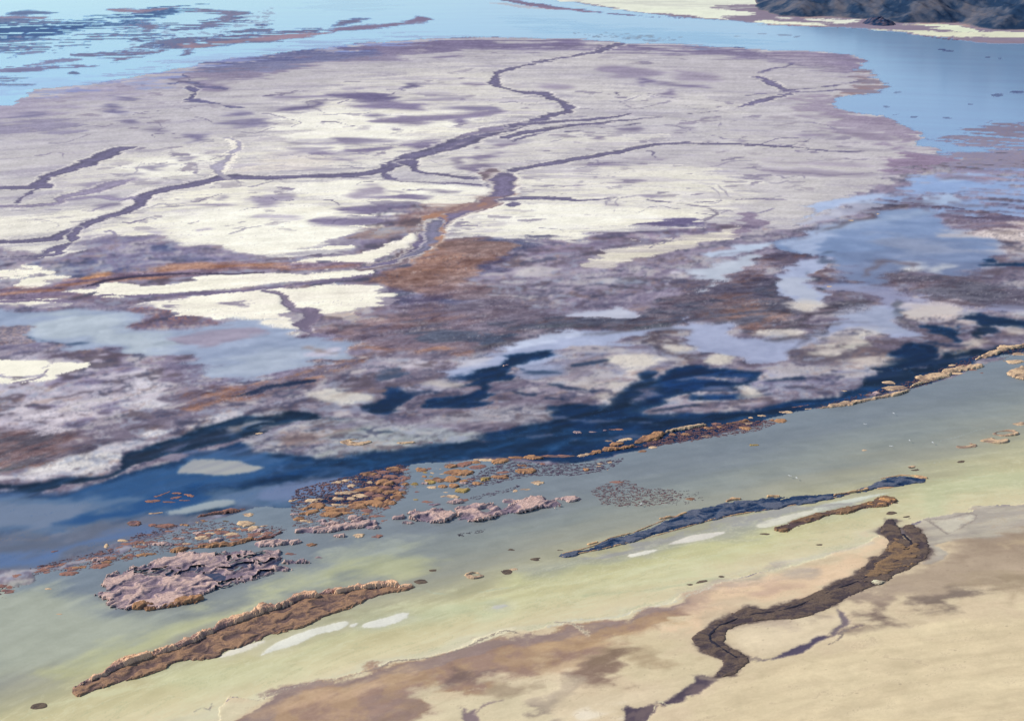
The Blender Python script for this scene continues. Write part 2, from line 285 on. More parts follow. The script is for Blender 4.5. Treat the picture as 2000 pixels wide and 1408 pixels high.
# marsh grass, rust and slate
MR = [('745,530 800,512 850,492 880,470 960,464 1060,470 1064,480 1010,492 1000,510 960,530 930,560 960,590 880,620 800,610 760,590 720,560', (SLT, (104, 96, 126)), .8, 'm'),
 ('700,545 760,522 830,505 870,470 900,480 960,505 900,530 900,560 870,580 800,560 760,560', ((164, 120, 108), (120, 100, 116)), .8, 'm'),
 ('740,545 840,520 880,540 890,560 820,555', (RST, (140, 110, 114)), .7, 'm'),
 ('870,475 960,466 1060,472 1050,484 1000,490 960,500 900,498', ((78, 88, 126), (100, 98, 128)), .85, 'm'),
 ('560,665 620,640 700,630 800,605 920,590 1040,600 1120,625 1060,640 1000,655 960,680 860,690 760,690 680,680 600,675', ((124, 104, 116), (106, 98, 118)), .75, 'm'),
 ('590,660 630,648 660,660 720,672 800,678 880,672 920,690 800,692 700,690 640,676', ((168, 122, 100), (124, 104, 114)), .75, 'm'),
 ('790,640 860,630 920,660 880,672 820,652', (64, 82, 108), .6, 'g'), ('900,665 960,650 1000,655 960,668', (58, 76, 104), .7, 'g'),
 ('600,630 720,600 860,600 960,610 900,640 760,650 640,650', ((150, 120, 120), (122, 108, 128)), .55, 'm'),
 ('380,770 440,750 520,740 600,720 680,702 740,700 700,715 640,735 600,745 560,762 500,775 420,800 360,800', ((160, 114, 96), (112, 98, 116)), .9, 'm'),
 ('560,705 640,700 700,710 640,735 580,730', ((150, 116, 104), (104, 96, 120)), .8, 'm'),
 ('0,850 60,845 120,840 180,855 170,870 100,900 40,915 0,920', ((142, 106, 98), (84, 90, 100)), .9, 'm'),
 ('0,840 100,832 200,845 230,860 150,890 60,905 0,925', ((130, 112, 124), (110, 98, 114)), .6, 'm'),
 ('1000,640 1100,620 1250,612 1310,600 1340,575 1400,560 1500,550 1560,545 1530,585 1550,610 1480,640 1420,640 1350,625 1310,640 1220,640 1140,648 1060,656', ((110, 98, 110), (86, 90, 112)), .9, 'm'),
 ('1330,570 1400,545 1470,520 1540,480 1580,490 1540,520 1500,560 1480,600 1400,620 1320,600', ((128, 104, 108), (100, 94, 116)), .8, 'm'),
 ('1270,590 1330,578 1390,590 1400,610 1340,615 1280,610', ((78, 84, 108), (112, 98, 112)), .8, 'm'),
 ('1410,600 1500,590 1540,640 1480,650 1420,630', ((146, 112, 104), (96, 94, 112)), .75, 'm'),
 ('1500,470 1560,445 1600,440 1680,415 1730,385 1760,380 1720,420 1640,440 1560,460 1520,480', ((122, 106, 122), (98, 96, 118)), .85, 'm'),
 ('1780,380 1850,385 1880,395 1940,410 2000,440 2000,480 1940,470 1880,440 1830,420 1800,400', ((132, 110, 122), (112, 104, 130)), .75, 'm'),
 ('1690,540 1720,515 1760,508 1790,515 1760,530 1800,540 1880,540 1980,560 2000,590 1900,600 1830,590 1780,560 1720,560', ((112, 94, 104), (92, 92, 112)), .85, 'm'),
 ('1560,525 1600,520 1640,545 1700,560 1690,575 1640,570 1620,560 1580,540', ((128, 104, 104), (108, 98, 116)), .8, 'm'),
 ('1520,640 1580,610 1660,590 1690,600 1620,620 1580,650 1500,650', ((110, 100, 112), (92, 92, 106)), .8, 'm')]
for s, c, a, vn in MR: paint(s, c, soft=12, rag=14, n='e', a=a, vn=vn, cls='marsh_grass' if a > .74 else None, wet=.1, h=.3)
# river and side channels
def C(s, col=CHN, **k):
    pp = [(a[0], a[1], a[2]*.86) for a in PT(s)]; kk = dict(soft=k.pop('soft', 2.8), rag=k.pop('rag', 3.8), n=k.pop('n', 'k'), wet=k.pop('wet', .35), cls=k.pop('cls', 'mud_channel'), h=k.pop('h', -.5), **k)
    wmax = max(a[2] for a in pp)
    if wmax > 14: paint(None, (236, 230, 220), line=True, pts=[(a[0], a[1], a[2]*1.3+3) for a in pp], soft=3, rag=4, n='k', a=.55)
    dk = tuple(q*.88 for q in col); lt = tuple(min(255, q*1.12+4) for q in col)
    paint(None, (dk, col), line=True, pts=pp, vn='k', **kk)
    if wmax > 9: paint(None, (lt, col), line=True, pts=[(a[0], a[1], a[2]*.5) for a in pp], vn='f', soft=4, rag=3, n='k', a=.75)
C_old = lambda s, col=CHN, **k: line(s, col, soft=k.pop('soft', 1.6), rag=k.pop('rag', 2.0), n=k.pop('n', 'j'), wet=k.pop('wet', .35), cls=k.pop('cls', 'mud_channel'), h=k.pop('h', -.5), **k)
line('420,350,26 436,325,28 452,302,24 462,287,22 450,272,18', (246, 240, 226), soft=4, rag=5, n='f')
line('262,398,54 278,386,60 300,374,50', (238, 232, 226), soft=6, rag=4, n='f', a=.8)
line('1000,395,5 960,402,5 905,412,6 880,440,8', (240,234,220), soft=3, rag=3)
C('0,480,34 60,469,30 120,456,30 180,434,28 240,415,28 270,402,28 277,392,30 290,380,30 340,367,28 400,355,32 440,345,34 520,347,30 600,346,28 700,340,28 760,328,34 800,308,40 850,293,46 900,278,60 940,262,56 990,250,46 1040,238,30 1090,222,26 1112,215,24 1102,202,22 1070,188,24 1055,183,26 1010,179,14 970,167,20 962,155,22 975,142,18 1010,132,12 1060,120,10 1110,112,10 1160,103,16 1190,92,22 1215,85,20')
C('896,270,20 930,258,26 980,250,30 1020,241,24', (140, 130, 158)); C('860,296,6 920,272,6 990,262,6', (150, 140, 166), cls=None)
C('800,318,40 812,330,18 830,337,16 860,341,20 900,346,20 950,346,22 985,345,24')
C('748,322,10 745,334,16 755,346,16 780,353,10 830,356,7 900,358,8 960,363,14')
C('970,362,50 980,345,44 1000,334,24 1060,322,24 1140,308,26 1200,298,24 1260,285,20 1320,281,15 1400,282,14 1460,282,12 1540,288,10 1620,294,8')
C('1000,246,22 1050,240,16 1120,236,16 1180,231,14 1230,222,8', CHN); C('990,268,26 1040,256,24 1100,248,22 1170,240,18 1240,234,10 1330,224,4 1400,218,4', CHN); C('1110,258,6 1150,253,6 1250,241,4', CHN)
C('1000,276,12 1050,262,8', CHN); C('1155,323,10 1200,317,6 1260,320,3', (136, 126, 156), cls=None)
for s in ('0,378,16 60,367,22 75,358,30 90,346,30 130,332,30 180,314,40 215,300,44 240,290,30 262,288,6', '92,362,14 60,374,14 42,386,16 34,395,16', '0,412,22 60,402,22 120,386,22 180,372,30 235,356,30 265,350,6', '120,392,4 160,386,12 200,384,14 230,390,12 270,384,5'):
    C(s, CHN if s[0] == '0' and '378' in s or s[:2] == '92' else (150, 140, 168))
C('0,505,12 60,500,12 110,488,14 138,472,18 146,455,26 150,445,20', CHN)
C('0,510,10 40,505,10 80,495,12 130,476,16', CHN, cls=None)
for s in ('370,172,20 385,180,16 375,190,14 366,195,14', '366,195,12 400,198,10 440,207,8 480,211,4', '330,165,3 360,160,8 385,165,10 400,165,4', '385,168,6 430,172,12 440,176,3', '340,140,3 370,153,3 385,165,3'): C(s, (104, 100, 140))
for s in ('400,267,3 440,270,4 456,272,8 466,284,10 460,294,12 445,306,16 432,320,22 425,335,20 438,345,18', '420,268,3 410,275,3 418,278,3'): C(s, (170, 164, 184), h=-.3)
C('960,338,60 985,352,64 985,365,56 975,378,58 965,388,64 930,402,60 890,416,54 860,432,56 842,450,58 838,468,56 820,486,60 790,502,54 750,516,40 700,526,30', (138, 120, 132), rag=5)
C('985,345,56 985,365,46 970,384,46 930,402,34 890,418,32 856,436,42 842,460,46 822,484,44 790,502,26 740,516,14 700,524,10', (122, 112, 146), rag=4)
C('852,432,30 846,450,34 848,468,32 820,490,22 780,506,14', (126, 120, 148), rag=3, cls=None, wet=.6)
line('930,398,6 880,412,9 830,430,10 800,440,8', (184, 134, 108), soft=4, rag=8, n='i'); line('720,455,8 745,446,12 760,455,10 730,462,8', (172, 140, 120), soft=4, rag=5)
line('872,420,4 864,445,6 866,462,8 850,480,8 830,500,12 800,512,12', (176, 132, 112), soft=4, rag=6, n='i')
C('985,390,24 1010,388,24 1060,387,22 1110,388,18 1120,392,14 1160,389,8 1240,387,5 1300,395,5 1350,396,4 1420,391,4 1500,388,3', CHN); C('1000,402,24 1008,398,20', CHN)
C('1330,397,6 1370,403,6 1392,412,6 1398,418,8 1386,428,9 1380,437,5', (150, 142, 160), h=-.2)
C('1040,372,2 1100,365,4 1160,360,3 1260,354,2', (160, 150, 170), cls=None); C('1060,385,2 1100,378,3 1130,376,2', (160,150,170), cls=None)
for s in ('1480,142,6 1510,136,9 1535,130,12 1550,124,8', '1478,150,18 1495,156,22 1515,166,24 1535,176,20 1560,178,8', '1530,178,6 1580,172,6 1640,166,6 1665,162,9 1690,155,6', '1450,208,10 1480,198,24 1520,190,26 1550,180,8', '1460,187,10 1490,184,14', '1560,180,4 1620,177,5 1680,172,5'): C(s, (120, 112, 148))
C('1480,283,8 1520,286,8 1560,290,6 1640,296,3 1720,294,3', CHN); C('1530,286,3 1570,278,4 1580,273,2', CHN, cls=None)
C('1480,331,3 1560,338,9 1640,342,14 1700,338,8 1740,342,3', (150, 140, 164)); C('1340,206,2 1352,212,5 1400,211,3', (150, 142, 166), cls=None); C('1210,185,8 1200,180,4', CHN, cls=None); C('1215,200,2 1240,212,5 1310,198,3', (150, 142, 164), cls=None)
tr = np.random.RandomState(23)
for k in range(110):
    x, y = tr.uniform(20, 1700), tr.uniform(150, 460)
    if y < 150+abs(x-900)*.09: continue
    a = tr.choice([-.12, .1, .2, 2.9, 3.05])+tr.normal(0, .12); w0 = tr.uniform(2.2, 5.5)*(.6+y/700); pts_ = []
    for i in range(tr.randint(4, 11)):
        pts_.append((x, y, max(.9, w0*(1-i/11)))); L_ = tr.uniform(8, 20); x += L_*math.cos(a); y += L_*math.sin(a)*.33; a += tr.normal(0, .55); a = max(min(a, 3.8), -.8)
    c_ = tr.randint(-6, 34); paint(None, (112+c_, 105+c_, 138+c_*.8), line=True, pts=pts_, soft=1.4, rag=1.5, n='j', a=tr.uniform(.45, .95))
for s, c, a in (('860,470 930,468 1000,480 980,500 920,520 930,548 880,556 800,560 740,555 720,545 790,520 840,500', (164, 122, 102), .65), ('800,410 880,400 950,385 985,380 960,398 900,412 850,425 800,440 760,450', (160, 122, 112), .7), ('740,540 860,525 940,540 1000,575 960,590 860,575 780,565', (140, 112, 110), .6), ('690,450 760,440 830,430 820,448 760,462 700,466', (166, 136, 122), .6)):
    paint(s, c, soft=10, rag=9, n='k', a=a, vn='m')
# rust levees and the dark creek to the west
line('0,572,34 60,570,36 130,556,40 200,546,44 280,536,54 350,526,60 430,520,50 520,518,40 620,519,34 700,521,26', ((172, 126, 108), (132, 112, 136)), soft=7, rag=9, n='h', vn='k', cls='marsh_grass', wet=.1, h=.2)
line('0,580,36 80,578,36 160,582,30 250,590,28', ((140, 112, 124), (122, 106, 134)), soft=6, rag=8, n='h', vn='k')
line('280,525,20 350,522,22 450,518,16 560,520,12', (182, 134, 108), soft=8, rag=8, n='h', a=.7); line('165,545,10 185,540,22 205,534,12', (190, 134, 98), soft=4, rag=8, n='h')
C('110,565,3 170,560,6 200,550,12 250,542,14 300,538,10 380,534,7 460,535,5 520,533,4', (66, 56, 84), rag=2, n='h', h=-.3)
line('0,590,12 120,588,14 200,578,10 280,578,14 360,574,16 450,570,12 520,562,10 600,552,10 680,542,8 720,535,6', (128, 116, 144), soft=2, rag=4, n='h')
C('255,579,10 330,576,14 400,572,14 480,568,12 560,558,12 640,549,12 700,541,10 740,533,8', (122, 110, 142), n='h')
C('520,568,16 550,574,22 558,590,26 575,602,28 600,612,26 612,622,34 590,634,40 600,646,20 640,660,14', (130, 118, 142))
line('610,606,30 620,620,40 600,632,50', (118, 106, 132), soft=6, rag=8)
paint('340,625 400,618 430,606 460,612 520,620 560,625 600,612 660,630 640,650 580,656 500,650 400,640', (134, 122, 148), soft=6, rag=8, n='h', a=0)
# ponds with open water
P_ = lambda s, col=PND, **k: paint(s, col, soft=k.pop('soft', 12), rag=k.pop('rag', 10), n=k.pop('n', 'h'), wet=k.pop('wet', .8), cls=k.pop('cls', 'pond_water'), h=k.pop('h', -.3), **k)
paint('0,598 100,600 250,596 330,600 350,630 480,640 560,655 640,655 640,690 560,740 400,745 330,700 200,690 60,690 0,690', (122, 114, 146), soft=14, rag=18, n='h', a=.7)
P_('0,612 60,606 150,604 230,606 262,614 262,630 250,642 300,645 380,642 440,628 480,620 520,630 545,650 600,658 680,668 720,672 690,680 650,700 600,712 560,722 510,736 450,740 410,728 400,712 345,700 250,688 150,682 60,668 0,664', (146, 158, 186))
P_('60,625 120,612 200,612 240,625 250,645 330,655 345,670 300,690 220,680 140,668 80,650', (174, 184, 192), soft=30, rag=14, a=.9)
P_('410,720 470,690 560,680 640,690 600,708 540,722 470,735', (168, 178, 194), soft=30, rag=14, a=.8)
paint('0,634 30,636 58,640 60,650 50,660 20,672 0,674', ((116, 104, 126), (150, 124, 122)), soft=4, rag=6, vn='f', cls='marsh_grass')
paint('260,605 330,605 340,618 400,624 420,636 360,642 300,642 262,642 255,634 275,625', ((112, 104, 138), (150, 112, 112)), soft=4, rag=8, n='h', vn='f')
paint('340,660 380,650 440,642 490,640 500,650 460,662 400,674 350,668', (150, 136, 156), soft=8, rag=8, n='d')
paint('180,690 220,682 240,690 235,704 200,712 170,702', (116, 102, 126), soft=8, rag=10, a=.9)
paint('590,690 620,684 662,678 650,690 610,694', (188, 182, 200), soft=4, rag=5, n='h')
P_('1510,474 1560,458 1640,440 1700,422 1745,410 1790,402 1830,404 1845,412 1822,424 1850,440 1900,455 1940,468 1960,490 1920,510 1850,512 1800,505 1770,508 1740,500 1700,508 1640,520 1600,500 1560,495 1530,490', (120, 140, 184), soft=8, rag=6)
P_('1590,440 1700,425 1790,408 1830,410 1780,430 1700,440 1620,455', (148, 164, 196), soft=16, rag=8, a=.8)
P_('1620,500 1700,480 1800,460 1900,470 1960,495 1900,540 1820,530 1760,520 1700,560 1660,560 1640,530', (112, 126, 166), soft=22, rag=12, a=.9)
P_('1700,470 1740,456 1800,470 1870,480 1920,485 1880,492 1800,500 1740,486', (152, 156, 180), soft=18, rag=12, a=.6, cls=None)
P_('1535,470 1590,450 1640,455 1600,480 1580,500 1550,485', (158, 172, 206), soft=8, rag=8)
P_('1524,535 1560,515 1600,500 1615,510 1590,530 1575,545 1600,560 1620,575 1600,595 1560,592 1530,570', (166, 174, 206), soft=5, rag=6)
P_('1485,476 1500,475 1480,490 1440,498 1380,503 1400,492 1440,482', (186, 198, 220), soft=6, rag=6)
P_('1340,532 1380,520 1440,508 1490,498 1475,515 1440,530 1400,552 1370,568 1400,545 1350,545', (184, 190, 204), soft=10, rag=8)
P_('1335,622 1345,628 1390,634 1420,628 1440,635 1410,648 1450,662 1480,660 1560,660 1600,650 1650,625 1680,605 1740,598 1765,610 1740,625 1770,645 1790,650 1760,660 1720,650 1690,665 1640,680 1560,695 1490,710 1440,700 1400,695 1350,676 1336,650', (156, 162, 194), soft=6, rag=6)
P_('1620,560 1700,560 1770,580 1830,580 1880,595 2000,600 2000,640 1900,615 1800,620 1740,600 1680,580', (150, 152, 188), soft=14, rag=14, a=.8)
P_('950,696 1000,668 1080,650 1180,645 1250,640 1318,634 1318,642 1290,656 1220,668 1130,676 1080,690 1060,705 1120,735 1080,760 1040,740 1010,720 960,735 900,740 860,725 900,705', (160, 168, 200), soft=8, rag=10)
P_('1005,668 1040,655 1080,648 1150,648 1080,666 1020,676 980,684', (190, 198, 222), soft=6, rag=6, a=.85)
P_('1070,700 1200,680 1300,665 1330,690 1290,720 1270,760 1180,740 1120,735', (158, 158, 184), soft=14, rag=12, a=.6, cls=None)
P_('1080,622 1120,612 1180,605 1195,595 1215,602 1245,616 1200,622 1120,618', (184, 186, 206), soft=6, rag=7)
P_('1180,545 1250,535 1240,552 1190,557', (178, 178, 188), soft=8, rag=6, cls=None, a=.7)
# east: water and mud interleaved
P_('1790,340 1850,330 1900,320 2000,310 2000,440 1900,420 1860,400 1790,395 1740,400 1700,395 1740,370', (138, 160, 208), soft=10, rag=14, dens=.62, dn='k')
P_('1600,395 1680,385 1725,378 1700,392 1650,402 1590,418 1560,430 1590,408', (168, 184, 220), soft=5, rag=6)
P_('1580,425 1620,408 1700,395 1700,410 1640,425 1560,440', (182, 186, 206), soft=8, rag=7, a=.7)
P_('1800,388 1840,378 1880,388 1870,396 1820,397', (166, 184, 216), soft=4, rag=5); P_('1770,360 1820,345 1900,345 1960,360 1900,375 1820,372', (136, 162, 212), soft=8, rag=10, dens=.75)
P_('1850,350 1900,332 1930,335 1890,352 1860,358', (156, 180, 222), soft=4, rag=5)
paint('1700,395 1740,375 1820,385 1900,392 1960,420 2000,430 2000,460 1900,430 1800,400 1760,400', (118, 108, 134), soft=8, rag=12, n='k', dens=.6, dn='j', a=.85)
paint('1740,305 1830,300 1880,312 1940,280 2000,268 2000,330 1930,345 1850,350 1790,340', (148, 130, 158), soft=10, rag=14, n='h', dens=.8, dn='h')
for s in ('1850,620 1900,605 1960,630 1900,640', '1760,590 1850,590 1860,610 1790,612', '1980,440 2000,445 2000,500 1960,480', '1900,450 2000,458 2000,475 1940,468', '1930,480 2000,478 2000,500 1980,495'):
    paint(s, (206, 192, 188), soft=14, rag=12, n='h', a=.75)
blobs('1790,608,36,7 1870,715,8,3 1700,650,30,10 1650,690,52,14 1620,672,30,8 1850,690,30,8 1975,645,24,7 1990,615,26,7', (206, 196, 188), soft=14, rag=10, n='h', a=.85)
blobs('1575,595,36,11', (196, 202, 212), soft=8, rag=5); blobs('1530,652,40,7 1500,652,20,5', (208, 200, 192), soft=8, rag=5, n='h')
blobs('1835,523,22,7 1780,522,26,7', (204, 204, 206), soft=12, rag=8, n='h', a=.8)
# west mud flats
P_('0,700 60,690 200,700 300,715 330,730 260,770 200,800 160,825 60,838 0,838', (192, 184, 200), soft=30, rag=30, n='d', wet=.3, cls=None, a=.85, h=0)
P_('60,790 200,775 260,750 330,735 270,800 180,835 60,838', (206, 196, 204), soft=20, rag=20, n='d', wet=.3, cls=None, a=.7, h=0)
for s in ('90,745 160,728 240,712 280,718 220,735 160,755 100,758', '5,775 40,765 50,770 20,782', '80,795 130,788 120,798', '195,800 240,785 260,780 230,800 190,812', '115,828 170,820 160,832'): paint(s, (128, 118, 150), soft=6, rag=8, n='d', a=.85)
P_('0,700 40,703 88,704 78,718 40,733 0,738', WHT, soft=3, rag=4, cls='salt_flat', wet=0, h=.2); P_('48,738 75,722 100,709 150,708 176,708 150,724 110,733 60,746 0,753 0,745', WHT, soft=3, rag=4, cls='salt_flat', wet=0, h=.2)
line('30,748,4 75,738,4 92,722,3', (150, 140, 160), soft=2, rag=2)
P_('225,745 280,720 330,735 300,760 260,770', (196, 190, 202), soft=10, rag=8, n='d', wet=.3, cls=None)
P_('245,793 270,778 300,775 325,790 300,792 270,793', (200, 196, 206), soft=8, rag=6, wet=.3, cls=None); blobs('220,812,26,5 295,846,30,7', (210, 206, 210), soft=6, rag=4, tilt=-.1)
P_('0,944 40,928 100,902 160,888 200,870 240,862 310,858 370,838 400,820 440,808 460,802 490,806 520,805 500,815 440,830 380,850 320,865 270,872 240,885 222,905 205,920 160,928 100,928 60,938 0,950', (198, 192, 200), soft=7, rag=6, n='d', wet=.35, cls='mudflat', h=0)
P_('60,925 110,900 180,885 230,885 215,900 180,918 110,922', (214, 210, 208), soft=14, rag=8, n='d', wet=.35, cls=None, h=0); P_('370,830 400,815 440,806 450,808 420,820 385,836', (218, 210, 208), soft=8, rag=4, wet=.3, cls=None, h=0)
line('50,915,5 120,890,5 190,872,6 220,860,8 260,858,4', (100, 92, 112), soft=3, rag=4, n='e', a=.8)
# dark brine pools and creeks
D = lambda s, col=DKB, **k: paint(s, col, soft=k.pop('soft', 7), rag=k.pop('rag', 7), n=k.pop('n', 'e'), wet=k.pop('wet', .5), cls=k.pop('cls', 'dark_pool'), h=k.pop('h', -.5), **k)
D('0,985 100,965 230,930 330,900 400,880 520,850 620,850 560,830 700,845 860,850 960,862 905,850 1000,835 1060,805 1100,790 1200,790 1280,740 1330,716 1440,720 1485,730 1480,755 1440,780 1300,800 1400,806 1500,792 1600,776 1700,758 1800,730 1900,695 2000,655 2000,684 1960,694 1900,716 1860,736 1760,762 1700,775 1620,790 1540,812 1400,850 1300,868 1240,880 1150,900 1060,900 1000,895 930,895 790,920 760,990 600,985 480,1010 400,1000 340,1030 200,1060 100,1090 0,1120', ((26, 66, 112), (14, 48, 92)), rag=5, vn='e', soft=5)
D('0,968 80,955 220,940 330,915 420,895 480,880 600,900 760,885 790,915 700,935 620,935 560,928 470,940 380,965 300,985 190,1010 100,1030 0,1060', ((56, 96, 150), (24, 72, 126)), vn='e', soft=14, a=.75)
D('0,975 60,968 130,975 200,970 260,985 200,1010 80,1030 0,1050', (92, 116, 158), soft=20, rag=14, a=.85); D('140,1010 260,980 340,970 330,995 240,1005 150,1018', (16, 62, 120), soft=12, rag=10, a=.8)
D('0,1040 100,1020 220,1000 330,1000 330,1030 240,1060 140,1090 60,1110 0,1130', ((70, 100, 150), (96, 104, 134)), soft=10, rag=12, vn='e', a=.9)
D('500,950 560,935 640,930 700,932 680,950 640,970 560,980 500,975 460,985 440,970', ((112, 130, 168), (88, 112, 158)), soft=10, rag=10, vn='e', a=.85)
D('0,1080 60,1062 130,1040 200,1020 210,1030 120,1065 40,1095 0,1110', (56, 72, 100), soft=8, rag=10, a=.7)
D('330,870 420,880 520,870 560,895 500,905 420,905 380,895', ((64, 98, 146), (90, 110, 150)), soft=10, rag=10, vn='e', a=.8)
D('0,950 40,946 100,935 170,928 215,922 232,905 255,885 300,865 350,848 400,832 460,815 500,808 560,798 610,806 640,816 684,818 660,826 600,824 560,832 520,845 470,858 420,868 370,880 320,895 270,910 230,928 180,940 120,944 60,955 0,966', ((5, 32, 64), (16, 46, 78)), vn='e', rag=5)
paint('250,900 300,880 380,852 470,830 500,832 430,852 340,878 280,900', (44, 52, 78), soft=6, rag=10, n='e', a=.6)
D('500,885 560,880 620,898 700,890 800,880 880,862 930,848 960,858 1050,830 1100,800 1200,800 1240,830 1180,860 1060,880 960,885 860,900 720,912 600,905', ((12, 44, 84), (24, 66, 110)), soft=8, rag=8, vn='e', a=.8)
D('1050,822 1080,800 1110,788 1170,790 1200,770 1230,745 1262,724 1282,728 1278,745 1250,775 1220,800 1260,815 1330,818 1400,808 1480,800 1560,785 1640,772 1700,756 1600,792 1500,808 1400,822 1300,835 1200,838 1100,832', ((3, 28, 60), (8, 42, 86)), vn='e', rag=4, a=.9)
D('1282,750 1300,730 1340,715 1390,716 1430,722 1470,728 1478,742 1450,745 1480,752 1475,765 1445,778 1400,782 1380,770 1340,765 1300,770 1290,780 1240,790 1270,765', ((4, 36, 84), (14, 56, 112)), vn='e', rag=6)
D('712,802 740,780 760,762 790,755 830,752 870,740 960,715 1000,695 1060,685 1090,683 1060,698 1010,712 985,730 1000,740 960,752 950,770 920,782 890,792 850,792 840,785 900,772 930,755 870,760 800,772 780,790 745,806', (6, 40, 84), rag=6, n='e')
D('840,790 870,775 920,765 960,735 1000,732 960,760 940,782 890,794', (8, 44, 90)); D('730,720 770,718 800,735 780,745 740,740', (50, 78, 112), a=.6, rag=12)
D('1715,715 1740,690 1760,672 1790,668 1830,680 1820,700 1790,708 1750,722', (5, 36, 78)); D('1800,640 1870,634 1878,650 1872,668 1850,660 1830,655', ((10, 48, 96), (30, 62, 104)), vn='e', rag=8, n='e')
D('1880,620 1920,612 1980,622 2000,626 2000,636 1960,636 1910,628', (14, 42, 82), rag=8); D('1900,640 1930,638 1938,650 1925,662 1905,655', (26, 46, 76), rag=6)
D('1700,735 1800,712 1900,680 2000,652 2000,668 1920,692 1860,712 1780,738 1700,756', ((12, 38, 72), (34, 54, 84)), vn='e', rag=6)
D('1915,505 1950,502 1952,511 1925,510', (10, 48, 96), rag=4); D('1966,515 2000,511 2000,520 1980,519', (10, 48, 96), rag=4)
D('1620,780 1700,760 1720,762 1660,785 1560,796', (22, 66, 116), soft=6, a=.8)
# pale shoals in the pools
SH = [('606,778 650,765 690,761 710,772 700,785 680,792 640,785', (206, 204, 198)), ('800,756 830,745 880,738 915,738 922,748 880,758 840,768 810,764', (150, 146, 170)), ('505,806 530,799 550,800 540,807 510,811', (190, 186, 192)),
 ('640,800 665,796 690,802 670,806 645,806', (164, 152, 164)), ('830,822 900,806 960,797 1060,792 1085,792 1070,812 1050,822 960,826 870,828', (152, 148, 160)),
 ('480,858 530,835 600,820 680,818 740,812 760,820 840,822 900,838 960,856 900,852 840,868 780,878 700,882 640,898 600,890 560,882 500,880', ((146, 140, 160), (156, 156, 166))),
 ('600,850 700,835 840,832 900,842 950,856 880,862 800,876 700,882 640,895 615,885 700,872 640,860', ((150, 156, 166), (164, 170, 170))),
 ('1180,772 1210,750 1215,720 1200,700 1240,690 1275,696 1276,712 1255,728 1230,748 1205,780 1190,792 1170,785', (204, 194, 192)), ('1195,705 1230,694 1275,700 1262,720 1230,730 1215,718', (220, 212, 200)),
 ('1020,738 1100,735 1170,745 1200,755 1180,775 1150,785 1110,780 1060,770 1020,760', ((140, 130, 150), (160, 150, 162))), ('1120,750 1160,745 1165,756 1130,762', (182, 170, 168)),
 ('1255,800 1300,780 1345,770 1370,785 1440,782 1500,778 1560,764 1480,790 1380,795 1290,808', ((150, 140, 160), (166, 154, 160))), ('1440,755 1480,752 1500,765 1480,778 1445,772', (206, 192, 184)), ('1330,700 1350,690 1355,680 1330,672 1300,668 1295,680 1310,690', (186, 178, 178)),
 ('1370,768 1420,760 1425,764 1380,773', (168, 156, 170)), ('1380,738 1440,730 1470,734 1450,742', (130, 126, 156)), ('1240,765 1270,755 1290,760 1250,780 1230,785', (116, 118, 150)),
 ('1540,700 1600,660 1680,640 1700,660 1690,680 1740,690 1700,712 1600,720', ((140, 130, 150), (170, 162, 168))), ('1580,695 1640,680 1690,690 1640,704', (206, 200, 188)), ('1670,712 1720,700 1745,698 1700,712', (200, 190, 184)),
 ('1480,720 1560,728 1660,715 1700,735 1560,762 1500,770', ((140, 136, 166), (152, 146, 168))), ('1575,737 1600,733 1620,740 1590,744', (112, 106, 134))]
for s, c in SH: paint(s, c, soft=14, rag=7, n='e', vn='e', wet=.4, cls='mudflat', h=0)
blobs('1330,682,26,8 1400,702,26,7 1325,675,10,3 1465,766,24,8', (214, 206, 194), soft=9, rag=5, n='h')
P_('345,922 355,910 380,898 450,897 500,908 520,912 480,922 420,926 370,922', (150, 154, 164), soft=2.5, rag=3, h=.1, cls='pond_water', wet=.6); blobs('345,895,22,5', (130, 124, 152), soft=4, tilt=-.15); blobs('450,912,26,4', (166, 166, 168), soft=6)
P_('328,1000 375,985 400,980 440,976 455,978 440,985 380,995 350,1000', (150, 160, 172), soft=2.5, rag=3); P_('1020,738 1000,725 1070,705 1100,715 1080,735', ((120, 128, 160), (146, 148, 176)), a=.7)
line('0,1042,4 40,1052,6 80,1048,7 130,1036,8 160,1024,6', (158, 142, 146), soft=2, rag=3, n='f')
paint('110,1040 300,1010 400,1000 500,985 560,1000 440,1020 330,1040 250,1060 130,1100 60,1120 0,1150 0,1120 100,1075', ((112, 116, 142), (128, 130, 150)), soft=8, rag=10, n='e', vn='e', a=.65)
line('300,965,0 500,930,0', MDB, a=0)
